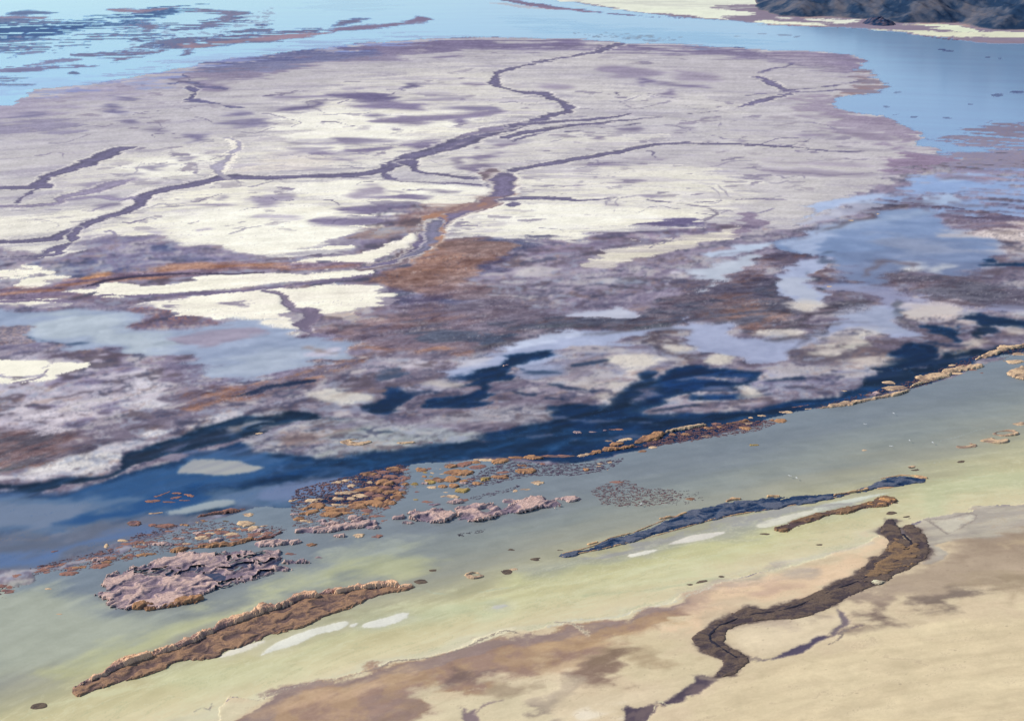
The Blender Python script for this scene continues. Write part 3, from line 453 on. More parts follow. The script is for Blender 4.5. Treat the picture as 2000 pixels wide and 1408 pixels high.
# threads and swirls of silt in the wet belt
for s, c in (('1625,490,3 1608,494,5 1602,503,5 1612,511,4', (62, 66, 92)), ('1570,530,8 1588,544,8 1604,558,9 1624,571,8 1642,578,5', (58, 68, 88)), ('1690,538,12 1698,524,16 1735,511,14 1772,514,12 1780,522,6', (108, 92, 104)), ('1730,536,8 1765,546,10 1810,556,12 1860,556,8', (98, 92, 108)), ('1735,578,10 1758,588,14 1750,602,14 1756,618,14 1772,632,10 1785,642,6', (84, 84, 98)), ('1500,664,8 1545,661,12 1580,655,14 1610,641,14 1645,631,12 1685,630,6', (112, 102, 114)), ('1480,663,4 1520,661,5 1560,655,5 1604,649,6', (74, 72, 90)),
  ('1330,520,3 1385,506,6 1420,496,10 1460,494,8 1500,492,6 1545,486,6', (116, 106, 124)), ('1250,548,3 1300,530,5 1330,522,5 1360,512,5', (122, 110, 138)), ('1255,572,2 1290,562,4 1318,546,4 1330,538,5 1322,532,5', (206, 202, 214)), ('1120,545,3 1150,552,8 1180,556,5 1215,560,5 1260,556,3', (96, 92, 118)), ('1000,575,4 1030,580,4 1050,596,3', (100, 98, 124)),
  ('1560,465,5 1600,455,8 1640,440,10 1690,425,12 1740,408,10 1765,402,5', (100, 88, 100)), ('1500,478,6 1540,470,8 1570,462,6', (112, 98, 112)), ('1795,395,5 1830,398,6 1880,400,8 1940,400,5', (120, 108, 128)), ('1850,352,4 1870,345,6 1895,346,4', (120, 104, 122)), ('1600,540,3 1602,530,4 1620,520,4', (80, 78, 100)),
  ('930,690,5 980,672,5 1030,660,5 1080,655,5 1160,650,6 1240,645,6 1300,636,6', (104, 98, 108)), ('1060,640,8 1140,638,10 1220,640,8 1300,632,8', (86, 92, 106)), ('600,680,6 660,690,8 720,700,6', (150, 122, 112)), ('380,830,4 440,800,6 500,780,6 560,765,4', (112, 98, 112)), ('60,905,4 120,885,5 180,872,5 240,862,4', (90, 84, 104)), ('780,722,4 850,716,6 930,702,5 985,690,5', (126, 118, 140)), ('640,715,6 700,726,8 740,742,6', (134, 122, 142)), ('860,760,5 900,752,8 940,735,6', (120, 104, 116))):
    line(s, c, soft=6, rag=8, n='e', a=.8)
for s, c, a in (('1700,560 1760,548 1840,560 1900,590 1960,600 2000,596 2000,570 1900,560 1800,545 1740,540', (104, 98, 118), .7), ('1560,690 1600,668 1650,660 1700,672 1760,690 1700,716 1600,716', (112, 104, 118), .6), ('1290,640 1320,650 1330,668 1350,690 1330,705 1290,690 1270,665', (92, 80, 90), .9), ('1215,690 1180,720 1130,740 1080,735 1110,710 1170,695', (130, 116, 126), .6), ('900,590 1000,570 1080,590 1100,615 1020,632 920,620', (112, 104, 124), .6), ('960,560 1020,540 1120,530 1200,540 1180,570 1080,580 1000,580', (150, 142, 160), .5), ('520,860 560,845 620,838 680,842 660,855 600,866 550,868', (136, 114, 112), .8), ('1840,560 1880,552 1950,560 1980,580 1940,592 1870,585', (92, 92, 110), .7)):
    paint(s, c, soft=16, rag=10, n='b', a=a)
for s, c, a in (('1530,545 1562,540 1592,562 1600,582 1570,586 1540,570', (186, 190, 204), .7), ('1765,612 1790,600 1850,597 1876,606 1862,624 1800,628', (204, 190, 184), .9), ('1585,692 1600,673 1640,666 1668,649 1694,650 1706,672 1690,679 1652,690 1640,703 1610,701', (214, 208, 194), .9), ('1630,686 1650,678 1672,680 1650,688', (150, 140, 152), .7), ('1672,706 1720,695 1746,693 1748,700 1702,713 1660,717', (206, 192, 182), .8), ('1872,690 1890,666 1915,655 1936,668 1900,679', (196, 182, 172), .8), ('1640,602 1700,598 1742,610 1772,640 1750,651 1700,640 1660,628', (160, 166, 190), .6),
  ('1300,676 1320,672 1350,684 1345,692 1320,690', (216, 208, 196), .8), ('1376,700 1400,694 1428,700 1420,709 1385,709', (216, 210, 196), .85), ('1126,614 1180,608 1196,594 1214,600 1220,612 1240,618 1200,621', (190, 190, 206), .8), ('700,722 760,704 830,700 900,706 880,716 800,722 740,730', (176, 166, 184), .6), ('880,708 930,698 960,700 940,712 890,716', (206, 200, 206), .7), ('745,696 800,700 830,712 790,716 750,708', (196, 188, 196), .7), ('440,838 470,828 500,820 520,822 500,832 460,842', (206, 198, 200), .7)):
    paint(s, c, soft=9, rag=7, n='e', a=a)
for s in ('1500,712,4 1540,722,6 1600,732,6 1680,726,6 1720,712,4', '1590,655,4 1560,672,6 1545,690,6 1550,706,5', '1760,632,4 1800,634,6 1860,630,6 1880,616,4', '1290,664,4 1280,684,6 1300,702,6 1350,712,5', '1190,708,4 1160,730,5 1150,752,5', '600,790,3 650,796,4 710,792,4 730,776,3', '500,866,4 560,842,5 640,832,5 700,828,4', '30,742,3 60,736,3'):
    line(s, (96, 88, 104), soft=5, rag=6, n='e', a=.6)
zone = np.isin(CLS, [CI['mudflat'], CI['marsh_grass'], CI['pond_water'], CI['dark_pool']]) & (V > 300)
wtr_ = np.isin(CLS, [CI['pond_water'], CI['dark_pool']])
am = np.where(zone, np.where(CLS == CI['dark_pool'], .22, np.where(wtr_, .4, 1.0)), 0)[..., None].astype(np.float32)
drk = np.clip(COL.mean(-1, keepdims=True)/140, .15, 1)
COL[:] = COL + am*drk*(12*MB + 9*MB3 + 2*FINE)[..., None]*np.array((1.0, 1.0, .95), np.float32)
mu_ = (CLS == CI['mudflat'])[..., None]
for f_, lo_, hi_, c_, a_ in ((MB, .7, 1.5, (184, 178, 180), .7), (MB, -1.6, -.8, (100, 88, 100), .7), (MB2, .9, 1.6, (150, 158, 182), .65), (MB2, -1.8, -1.1, (70, 74, 104), .7), (MB3, 1.2, 2.1, (146, 116, 108), .5), (MB3, -2.4, -1.5, (60, 66, 94), .5)):
    t_ = (sstep(lo_, hi_, f_) if lo_ > 0 else 1-sstep(lo_, hi_, f_))[..., None]*a_*mu_; COL[:] = COL*(1-t_)+np.array(c_)*t_
for f_, w_, c_, a_ in ((MB2, .10, (74, 70, 94), .75), (MB3, .08, (62, 64, 90), .55), (MB, .07, (202, 198, 202), .6)):
    t_ = np.clip(1-np.abs(f_-.3)/w_, 0, 1)[..., None]*a_*np.where(wtr_, .15, 1)[..., None]*zone[..., None]*sstep(-.6, .6, WD_A)[..., None]; COL[:] = COL*(1-t_)+np.array(c_)*t_
dk_ = (CLS == CI['dark_pool'])[..., None]
COL[:] = np.where(dk_, COL*(.86 + .06*MB3 + .07*DST2)[..., None], COL)
t_ = sstep(.7, 1.8, MB2+.4*DST2)[..., None]*.5*dk_*(U > 500)[..., None]; COL[:] = COL*(1-t_)+np.array((5, 26, 50))*t_
t_ = sstep(1.3, 2.3, MB3-.5*MB)[..., None]*.22*dk_; COL[:] = COL*(1-t_)+np.array((92, 112, 150))*t_
for s in ('1080,700,2 1130,692,5 1180,690,4', '1130,712,3 1190,704,5', '1060,748,3 1110,758,6 1160,764,5', '1010,716,4 1040,726,7 1090,728,5', '1180,750,3 1230,742,6', '1000,764,4 1060,774,8 1120,782,6', '1440,770,5 1500,772,6 1560,762,5', '1390,726,4 1450,720,5', '1500,744,3 1560,738,4', '760,770,4 820,764,6 870,768,5', '600,842,3 680,838,5 760,844,4', '1280,800,3 1340,792,5 1400,794,4', '1750,700,5 1800,690,9 1840,694,5', '1820,668,4 1870,676,8 1900,670,4', '1700,742,5 1780,718,6 1860,698,5', '60,660,3 120,670,4 180,668,3', '440,775,3 520,758,4 600,745,3'):
    line(s, (22, 44, 80), soft=4, rag=7, n='e', a=.75)
paint('40,1000 60,978 230,938 340,908 450,884 560,905 500,928 400,944 280,974 150,992', (54, 94, 142), soft=12, rag=9, n='e', a=.65)
for s, c, a in (('0,985 60,970 140,975 240,965 330,972 420,960 500,950 560,945 640,938 690,935 680,955 600,985 500,992 400,985 300,1005 200,1020 100,1040 0,1060', (98, 122, 152), .75), ('0,1000 80,985 180,985 160,1005 60,1030 0,1035', (122, 134, 156), .7), ('90,1022 220,990 330,968 400,965 330,990 240,1006 150,1024', (24, 70, 126), .75), ('0,1060 100,1035 230,1010 330,1005 400,1000 440,1010 330,1035 240,1062 150,1090 60,1112 0,1140', (106, 114, 132), .8), ('0,1100 60,1080 160,1050 260,1030 280,1036 160,1068 60,1100 0,1120', (84, 118, 172), .6), ('540,945 640,935 690,935 660,955 600,968 540,970', (116, 130, 166), .7)):
    paint(s, c, soft=16, rag=9, n='e', a=a)
paint('345,922 355,910 380,898 450,897 500,908 520,912 480,922 420,926 370,922', ((150, 153, 160), (164, 166, 164)), soft=3, rag=3, n='e', vn='e'); paint('328,1000 375,985 400,980 440,976 455,978 440,985 380,995 350,1000', (150, 162, 168), soft=3, rag=3, n='e'); blobs('345,893,24,6', (136, 130, 152), soft=5, tilt=-.15)
for s in ('690,800,3 740,812,5 800,812,4', '1090,815,3 1150,822,5 1230,824,5 1300,830,3', '880,850,3 960,858,5 1010,850,4 1080,848,3', '560,842,3 620,838,5 690,832,3', '1130,860,3 1180,856,4 1250,850,3', '1500,770,3 1600,762,5 1680,750,3', '330,880,3 400,862,4 470,846,3', '1180,738,3 1220,724,6 1260,716,5', '1330,742,3 1380,736,6 1430,738,4', '1300,758,3 1350,752,5 1410,756,4'):
    line(s, (116, 118, 148), soft=6, rag=9, n='e', a=.6)
sf_ = (CLS == CI['salt_flat']) & (V < 640); sf_ = sf_[..., None]
COL[:] = np.where(sf_, COL + (3.5*HST2+2.5*FINE+2*ISO)[..., None], COL)
t_ = np.clip(1-np.abs(HST2-.9)/.06, 0, 1)[..., None]*.5*sf_*sstep(-.3, .8, WA)[..., None]; COL[:] = COL*(1-t_)+np.array((160, 152, 172))*t_
sc_ = np.isin(CLS, [CI['salt_flat'], CI['mud_channel']])[..., None]; lum_ = COL.mean(-1, keepdims=True); COL[:] = np.where(sc_, lum_+(COL-lum_)*.86, COL)
mk_ = np.isin(CLS, [CI['mudflat'], CI['marsh_grass'], CI['pond_water']])[..., None]; lum_ = COL.mean(-1, keepdims=True); COL[:] = np.where(mk_, lum_+(COL-lum_)*.78+2, COL)
COL[:] = np.where((zone & (CLS != CI['dark_pool']))[..., None], np.clip(134+(COL-134)*1.12-1, 4, 250), COL)
blobs('1575,596,38,10 1820,612,50,8 1650,662,44,9 1620,684,30,8 1700,705,36,6 1530,652,44,6 1905,668,26,6 1975,646,26,7', (204, 194, 188), soft=16, rag=7, n='e', a=.75)
blobs('1325,682,26,7 1400,702,26,7 1240,706,32,10 1465,766,24,7 1200,752,16,7 1185,774,16,8 660,774,46,9 860,750,44,8 1576,598,24,6', (212, 204, 194), soft=14, rag=6, n='e', a=.7)
def soften(A, n_, mask):
    B = A.copy()
    for _ in range(n_):
        B = (np.roll(B, 1, 0)+np.roll(B, -1, 0)+2*B)/4; B = (np.roll(B, 1, 1)+np.roll(B, -1, 1)+2*B)/4
    m_ = mask if A.ndim == 2 else mask[..., None]
    return A*(1-m_)+B*m_
COL[:] = soften(COL, 2, (zone & ~(CLS == CI['marsh_grass'])).astype(np.float32)*.9)
COL[:] = soften(COL, 1, (CLS == CI['marsh_grass']).astype(np.float32)*.8)
t_ = np.clip(1-np.abs(EE-.5)/.09, 0, 1)[..., None]*.4*dk_*sstep(-.4, .8, WA)[..., None]; COL[:] = COL*(1-t_)+np.array((52, 98, 152))*t_  # glints on the dark water, painted into the colour as thin lighter blue lines
# ---------------------------------------------------------------- lagoon: milky water, greener and paler where it shoals
LAG = '2000,678 1985,690 1960,700 1900,716 1870,735 1820,748 1760,763 1700,776 1640,790 1560,802 1500,818 1470,832 1400,852 1300,868 1240,880 1180,896 1120,903 1060,905 1000,900 930,895 880,900 800,908 790,930 770,975 700,985 600,980 560,990 500,990 440,1010 380,1022 330,1040 270,1062 240,1080 190,1092 130,1110 90,1110 60,1118 30,1145 0,1168 0,1500 350,1408 430,1384 500,1366 560,1345 640,1327 700,1312 745,1302 770,1290 830,1281 900,1264 960,1240 1000,1228 1040,1232 1078,1222 1130,1212 1208,1203 1260,1186 1299,1177 1346,1156 1390,1146 1455,1122 1520,1112 1560,1102 1600,1090 1640,1078 1690,1060 1735,1042 1780,1020 1800,1012 1850,1008 1900,998 1960,985 2000,972'
paint(LAG, (150, 156, 156), soft=2, rag=2.5, n='e', cls='lagoon_water', wet=.75, h=-.3)
lag = CLS == CI['lagoon_water']
sl_ = V + 0.25*U + DST*5
stops = [(1100, (122, 136, 150)), (1240, (127, 135, 141)), (1290, (142, 148, 143)), (1335, (158, 158, 142)), (1375, (180, 176, 142)), (1410, (203, 195, 152)), (1450, (214, 204, 163)), (1500, (222, 209, 173))]
xs = [s[0] for s in stops]
for c in range(3):
    v_ = np.interp(sl_, xs, [s[1][c] for s in stops]); COL[..., c] = np.where(lag, v_, COL[..., c])
LW = lambda s, col, **k: paint(s, col, soft=k.pop('soft', 40), rag=k.pop('rag', 12), n=k.pop('n', 'e'), **k)
LW('0,1180 100,1150 250,1200 420,1200 560,1130 700,1060 800,1060 700,1110 560,1160 420,1215 250,1270 100,1290 0,1290', (168, 174, 162), a=.8)
LW('0,1200 60,1140 200,1205 420,1200 560,1130 700,1060 500,1180 300,1240 120,1310 0,1340', (176, 180, 156), a=.5)
LW('120,1310 300,1230 420,1200 560,1140 740,1080 860,1090 800,1120 640,1140 500,1180 380,1230 240,1290 140,1330', (200, 200, 142), a=.55)
LW('980,1120 1100,1100 1200,1085 1300,1060 1500,1020 1560,1000 1700,985 1500,1060 1300,1105 1100,1140 1000,1160', (204, 206, 150), a=.5)
LW('820,1180 1000,1170 1200,1130 1400,1090 1300,1130 1100,1170 900,1200', (212, 214, 170), a=.6)
LW('1000,1105 1100,1095 1200,1080 1300,1048 1420,1020 1560,1000 1700,985 1560,1020 1440,1045 1300,1075 1180,1105 1060,1125', (150, 152, 148), a=.65)
LW('700,1200 860,1190 960,1180 920,1205 780,1220 700,1225', (184, 198, 168), a=.4); LW('1830,1000 1900,960 2000,930 2000,900 1840,930 1780,990', (190, 200, 158), a=.5)
LW('300,1300 500,1290 640,1240 700,1230 640,1275 500,1330 380,1360', (208, 214, 172), a=.4)
for s in ('1000,1145,5 1100,1138,6 1200,1128,5 1320,1098,5 1440,1072,4', '560,1215,8 700,1195,8 820,1175,6', '880,1150,6 960,1153,5 1020,1146,4', '100,1370,8 260,1345,7 420,1320,6'):
    line(s, (214, 216, 176), soft=9, rag=8, n='e', a=.45)
line('812,1145,3 850,1156,3 900,1157,3 1000,1146,3', (176, 184, 160), soft=4, rag=3, n='e', a=.7)
line('1150,1160,8 1250,1152,10 1400,1128,8', (180, 186, 150), soft=8, rag=8, n='e', a=.5); line('1810,937,2 1860,934,2 1960,926,2', (196, 204, 170), soft=3, rag=2, a=.6)
# salt shoals lying in the lagoon
WS = [('512,1276 540,1255 580,1238 620,1225 668,1211 676,1214 672,1224 650,1232 620,1238 590,1252 560,1262 525,1272', (224, 224, 212)), ('680,1218 696,1214 698,1220 684,1224', (222, 222, 212)), ('708,1222 712,1214 740,1208 775,1198 800,1195 795,1203 770,1215 740,1222', (222, 222, 212)),
 ('1226,1083 1240,1077 1262,1073 1284,1072 1270,1079 1250,1084 1235,1087', (228, 226, 214)), ('1306,1060 1340,1048 1380,1040 1415,1038 1400,1046 1360,1056 1320,1061', (220, 216, 206)),
 ('1480,1025 1500,1015 1540,1005 1580,997 1600,998 1560,1010 1520,1025 1490,1030', (216, 214, 198)), ('1595,990 1640,975 1700,965 1740,962 1690,974 1640,988 1600,997', (206, 210, 196)), ('958,1183 980,1179 990,1181 968,1187', (196, 196, 188)), ('432,1280 460,1264 500,1254 520,1250 480,1268 440,1280', (226, 222, 206))]
for s, c in WS: paint(s, tuple(q*.88 for q in c), soft=26, rag=4, n='e', a=.45)
for s, c in WS: paint(s, c, soft=2.5, rag=1.6, n='e', wet=.1, cls='salt_flat', h=-.2)
paint('1110,1090 1200,1075 1280,1050 1360,1030 1440,1010 1520,996 1640,980 1720,962 1760,952 1700,966 1640,985 1600,990 1500,1012 1400,1030 1300,1058 1200,1085', (160, 158, 156), soft=8, rag=8, n='e', a=.8)
# ---------------------------------------------------------------- sand
SAN = '0,1520 350,1408 430,1384 500,1366 560,1345 640,1327 700,1312 745,1302 770,1290 830,1281 900,1264 960,1240 1000,1228 1040,1232 1078,1222 1130,1212 1208,1203 1260,1186 1299,1177 1346,1156 1390,1146 1455,1122 1520,1112 1560,1102 1600,1090 1640,1078 1690,1060 1735,1042 1800,1045 1850,1040 1900,1015 1960,990 2000,980 2000,1600 0,1700'
paint('0,1500 430,1378 640,1322 770,1284 960,1234 1078,1216 1210,1196 1350,1150 1520,1106 1690,1054 1740,1036 1760,1050 1700,1080 1300,1190 800,1300 500,1380 0,1540', (216, 210, 176), soft=6, rag=5, n='e')
paint(SAN, ((222, 205, 173), (214, 196, 166)), soft=3, rag=4, n='e', vn='j', cls='sand_flat', wet=.1, h=0)
paint('0,1500 350,1400 500,1358 640,1320 770,1284 960,1232 1078,1214 1210,1195 1350,1150 1520,1104 1700,1040 1730,1040 1530,1116 1350,1162 1210,1210 1080,1230 960,1250 770,1300 640,1336 500,1374 350,1420 0,1530', (214, 207, 176), soft=12, rag=6, n='e', a=.7)
paint('1800,1016 1830,1008 1900,1000 1960,986 2000,974 2000,1040 1900,1060 1840,1080 1810,1100 1790,1040', ((190, 182, 166), (174, 166, 156)), soft=4, rag=6, n='e', vn='e', cls='sand_flat', wet=.15, h=0)
TN = lambda s, col, **k: paint(s, col, soft=k.pop('soft', 26), rag=k.pop('rag', 14), n=k.pop('n', 'e'), **k)
TN('0,1540 350,1410 500,1368 640,1330 745,1303 860,1276 960,1248 1000,1238 1040,1244 1080,1228 1210,1208 1300,1184 1360,1162 1372,1178 1340,1200 1300,1210 1290,1230 1260,1240 1240,1262 1180,1300 1140,1320 1080,1330 1040,1330 960,1350 880,1352 830,1385 790,1420 600,1640 0,1640', ((176, 148, 122), (160, 134, 120)), vn='j', soft=8, rag=10)
TN('0,1540 350,1412 500,1370 640,1332 745,1306 860,1280 960,1250 1080,1232 1210,1212 1330,1172 1360,1168 1340,1180 1200,1225 1080,1248 960,1270 860,1300 700,1335 560,1370 380,1425 0,1560', (150, 132, 128), soft=6, rag=7, n='e', a=.85)
for s, c, a in (('640,1345 740,1320 808,1306 800,1325 740,1342 660,1360 560,1378', (204, 176, 144), .8), ('500,1385 600,1362 700,1350 560,1400', (198, 168, 140), .6), ('1040,1262 1100,1245 1200,1235 1250,1225 1300,1215 1250,1240 1160,1258 1080,1266', (200, 170, 134), .8),
   ('1000,1320 1060,1300 1100,1285 1150,1275 1170,1250 1260,1240 1300,1250 1300,1290 1240,1300 1160,1310 1080,1322', (208, 184, 150), .75), ('1160,1280 1260,1235 1320,1240 1360,1270 1400,1300 1380,1330 1300,1340 1220,1330', (214, 200, 166), .8),
   ('1140,1290 1200,1275 1195,1320 1180,1345 1150,1335 1140,1310', (136, 114, 102), .9), ('1160,1262 1200,1262 1240,1272 1210,1285 1160,1290', (138, 118, 100), .85), ('1260,1275 1320,1270 1322,1286 1280,1296 1240,1288', (170, 150, 122), .8), ('870,1310 930,1322 965,1318 990,1302 990,1312 960,1326 900,1330 870,1335', (118, 100, 98), .85), ('740,1380 860,1352 830,1380 800,1408 700,1420', (140, 122, 120), .5),
   ('820,1335 880,1350 950,1345 1000,1320 1060,1330 1100,1390 1000,1420 800,1425 840,1385', (216, 204, 172), .85), ('950,1345 980,1335 1005,1345 980,1362 950,1352', (164, 146, 124), .8),
   ('1052,1384 1070,1368 1080,1350 1110,1340 1130,1348 1118,1362 1085,1376 1060,1386', (128, 112, 106), .9), ('1054,1382 1075,1366 1090,1366 1080,1376 1060,1384', (92, 80, 90), .9), ('1000,1310 1060,1320 1120,1345 1180,1350 1300,1345 1220,1390 1100,1400 1020,1360', (220, 204, 174), .7), ('1145,1395 1160,1382 1190,1380 1180,1396 1155,1402', (236, 226, 206), .8),
   ('1330,1195 1360,1165 1400,1148 1460,1132 1540,1118 1620,1100 1700,1070 1735,1050 1725,1085 1690,1110 1640,1130 1560,1168 1500,1180 1440,1185 1400,1208 1360,1228 1320,1230', (228, 200, 168), .9),
   ('1330,1175 1380,1150 1420,1150 1400,1175 1350,1190', (180, 156, 142), .7), ('1470,1150 1540,1140 1560,1150 1500,1165', (196, 168, 150), .7), ('1500,1108 1560,1108 1585,1125 1560,1128 1530,1118', (184, 170, 156), .7), ('1370,1135 1440,1122 1540,1104 1560,1106 1480,1124 1400,1142', (176, 164, 154), .6), ('1360,1200 1420,1180 1460,1175 1440,1190 1380,1220', (198, 180, 154), .7),
   ('1440,1215 1520,1210 1580,1206 1640,1196 1650,1210 1630,1230 1560,1255 1500,1280 1470,1285 1440,1260', (222, 206, 176), .9), ('1430,1220 1500,1210 1560,1206 1600,1195 1560,1212 1500,1215', (170, 154, 140), .7),
   ('1700,1150 1760,1120 1820,1100 1850,1070 1920,1050 2000,1020 2000,1128 1950,1148 1890,1150 1870,1170 1838,1200 1800,1200 1770,1195 1800,1165 1760,1160 1700,1180', (176, 158, 138), .95), ('1660,1215 1700,1195 1702,1168 1720,1165 1728,1180 1740,1210 1735,1222 1700,1228 1665,1232', (128, 112, 104), .95), ('1700,1160 1760,1145 1740,1160 1720,1172', (170, 152, 136), .8),
   ('1790,1190 1810,1172 1860,1150 1900,1150 1880,1170 1862,1180 1855,1200 1830,1202', (132, 118, 108), .95), ('1760,1216 1785,1196 1830,1200 1850,1206 1800,1208', (184, 168, 140), .8), ('1900,1060 1960,1040 2000,1025 2000,1060 1940,1080 1880,1085', (158, 140, 122), .7), ('1960,1160 1980,1155 1985,1165 1965,1168', (176, 158, 132), .8), ('1930,1125 2000,1110 2000,1130 1950,1145', (160, 144, 118), .6), ('1990,1060 2000,1050 2000,1070', (210,190,150), .5)):
    TN(s, c, a=a)
paint('1200,1408 1400,1340 1640,1260 2000,1180 2000,1640 1100,1640', ((222, 206, 170), (212, 196, 162)), soft=40, rag=30, n='e', vn='e', a=.7)
for s in ('1480,1350,10 1620,1300,16 1800,1250,10', '1400,1408,14 1640,1350,14 1800,1330,10', '1700,1400,20 1850,1340,24 2000,1330,20', '1540,1290,8 1700,1240,10 1850,1225,6'): line(s, (228, 212, 176), soft=18, rag=14, n='e', a=.5)
line('1510,1100,6 1600,1085,6 1700,1060,5', (196, 186, 172), soft=6, rag=4, n='e', a=.6)
# shoreline rims
line('500,1367,3 560,1346,3 640,1328,3 745,1303,3 770,1291,2 830,1282,3', (150, 140, 132), soft=1.5, rag=3, n='f', a=.6)
line('745,1300,10 770,1290,10 830,1279,12 900,1262,16 960,1240,20 1000,1228,14', (222, 214, 184), soft=4, rag=4, n='e')
line('745,1303,3 765,1292,6 780,1289,5 800,1287,3 860,1280,3 900,1268,4 940,1250,4 985,1232,5 1012,1236,4', (140, 128, 120), soft=1.5, rag=3, n='f', a=.8)
line('1078,1224,8 1120,1212,8 1200,1203,5 1300,1178,3 1390,1146,3', (208, 206, 188), soft=3, rag=4, n='f', a=.8); line('1085,1213,6 1115,1218,9 1135,1230,9 1146,1240,5', (210, 196, 168), soft=3, rag=3, n='f')
for s in ('1085,1214,2 1110,1216,3 1132,1226,3 1145,1238,2', '380,1388,2 395,1380,3 408,1384,2 415,1372,2', '1802,1012,4 1822,1022,6 1848,1042,5', '1806,1014,3 1850,1012,3 1895,1002,3 1905,1012,3 1880,1030,3 1850,1042,3'): line(s, (138, 128, 124), soft=2, rag=2, n='f', a=.7)
paint('1830,1020 1880,1012 1895,1006 1900,1015 1870,1035 1850,1040', (206, 200, 182), soft=4, rag=3, n='f', a=.8)
I6s = '1722,1036 1728,1016 1740,1011 1751,1018 1764,1046 1780,1058 1788,1070 1784,1060 1776,1042 1764,1028 1775,1024 1790,1027 1802,1040 1814,1058 1815,1072 1812,1082 1795,1098 1770,1112 1745,1124 1725,1138 1700,1146 1670,1160 1640,1176 1610,1192 1580,1202 1550,1208 1500,1210 1460,1216 1430,1226 1416,1240 1416,1254 1430,1266 1450,1276 1464,1290 1448,1304 1432,1316 1400,1322 1398,1314 1412,1300 1408,1288 1390,1280 1366,1268 1352,1250 1356,1240 1372,1230 1398,1214 1420,1204 1445,1190 1465,1184 1490,1188 1520,1182 1550,1175 1585,1160 1612,1148 1640,1132 1672,1122 1684,1108 1700,1094 1728,1076 1736,1058'
paint(I6s, (168, 150, 132), soft=18, rag=5, n='e', a=.6); paint(I6s, (92, 80, 80), soft=6, rag=4, n='j', a=.95, cls='mud_channel')
# wet brown tails of the old creek
TA = lambda s, col=(112, 98, 106), **k: paint(s, col, soft=5, rag=3, n='j', wet=.3, cls='mud_channel', h=-.2, **k)
TA('1180,1412 1215,1398 1240,1382 1265,1378 1300,1366 1325,1350 1350,1335 1365,1318 1385,1318 1400,1326 1375,1342 1350,1358 1335,1368 1300,1378 1270,1392 1225,1412 1190,1425', ((86, 76, 90), (112, 98, 102)), vn='j')
line('1235,1408,5 1270,1392,6 1310,1378,4', (222, 212, 178), soft=2, rag=3)
TA('1480,1291 1520,1278 1560,1258 1590,1244 1612,1240 1618,1244 1590,1256 1565,1274 1530,1284 1492,1292', (88, 80, 100)); line('1615,1242,6 1640,1236,10 1655,1228,8 1680,1222,4', (130, 116, 116), soft=5, rag=4, n='f')
TA('1628,1184 1645,1194 1652,1204 1655,1214 1645,1228 1634,1240 1620,1238 1634,1222 1646,1210 1644,1200', (124, 112, 118)); line('1620,1258,2 1640,1246,4 1655,1225,4', (140, 128, 120), soft=2, rag=2, n='f')
TA('892,1386 905,1382 915,1392 935,1404 960,1408 930,1412 905,1400', (138, 122, 124)); line('930,1395,8 945,1376,8 980,1367,4', (156, 140, 136), soft=4, rag=3); line('1340,1318,4 1370,1320,12 1400,1326,10', (140, 126, 118), soft=5, rag=4)
line('1462,1290,8 1475,1286,12 1490,1290,4', (150, 136, 128), soft=4, rag=4, n='f', a=.8)
lg_ = (CLS == CI['lagoon_water'])[..., None]; COL[:] = np.where(lg_, COL + (1.6*DST2 + 1.5*FINE2*.6 + 2.2*MB)[..., None], COL)
vn_ = sstep(1330, 1420, V+.25*U)[..., None]*lg_
for f_, o_, w_, c_ in ((DST, .4, .22, (222, 220, 184)), (EE, -.7, .16, (176, 180, 142)), (WD_A, .2, .10, (218, 216, 182)), (DST2, 1.1, .3, (216, 214, 176))):
    t_ = np.clip(1-np.abs(f_-o_)/w_, 0, 1)[..., None]*.42*vn_; COL[:] = COL*(1-t_)+np.array(c_)*t_
sd2 = (CLS == CI['sand_flat'])[..., None]; COL[:] = np.where(sd2, COL + (2.6*MB3+.6*FINE2+2.4*DST)[..., None]*np.array((1, .98, .9)), COL)
t_ = sstep(1.5, 2.4, MB3+.4*FINE2)[..., None]*.35*sd2; COL[:] = COL*(1-t_)+np.array((176, 158, 134))*t_
for k in range(120):                                # wrack, stones and drift crumbs on the sand
    q = sr.rand(4); x = 700+1300*q[0]; y = 1500-.25*(x-300)*1.0+q[1]**1.5*230
    if y > 1400: continue
    blob(x, y, .8+2.2*q[2]**3, .5+.6*q[3], (150, 134, 116), soft=1.6, rag=.8, n='f', a=.5)
# ---------------------------------------------------------------- the lake
LAKE = '0,-40 0,208 22,205 30,196 48,190 60,182 75,176 120,172 180,164 230,154 280,147 340,136 400,124 450,114 500,110 560,104 620,94 680,88 740,82 800,78 860,76 920,74 1000,74 1060,77 1140,78 1180,80 1230,84 1300,86 1360,89 1430,94 1490,96 1560,99 1620,103 1665,108 1685,116 1690,122 1686,127 1672,132 1668,138 1690,141 1705,150 1722,154 1718,160 1728,170 1712,176 1700,182 1660,187 1636,192 1628,200 1632,210 1655,219 1690,223 1728,226 1745,240 1778,250 1802,262 1808,268 1788,276 1792,284 1820,288 1835,300 1850,310 1880,312 1920,300 1960,296 2000,280 2000,-60 1000,-60'
paint(LAKE, (140, 190, 226), soft=2, rag=3.5, n='h', cls='lake_water', wet=.97, h=-.4, sm=False)
lake = (CLS == CI['lake_water'])
g1 = np.interp(U, [-400, 0, 500, 1000, 1500, 2000], [0, 0, .15, .5, .7, .8])[..., None] + HST[..., None]*.05 + ((V-60)/700)[..., None]
cl = np.array((170, 222, 252))*(1-g1) + np.array((158, 190, 226))*g1
COL[:] = np.where(lake[..., None], cl, COL)
LK = lambda s, col, **k: paint(s, col, soft=k.pop('soft', 14), rag=k.pop('rag', 20), n=k.pop('n', 'h'), **k)
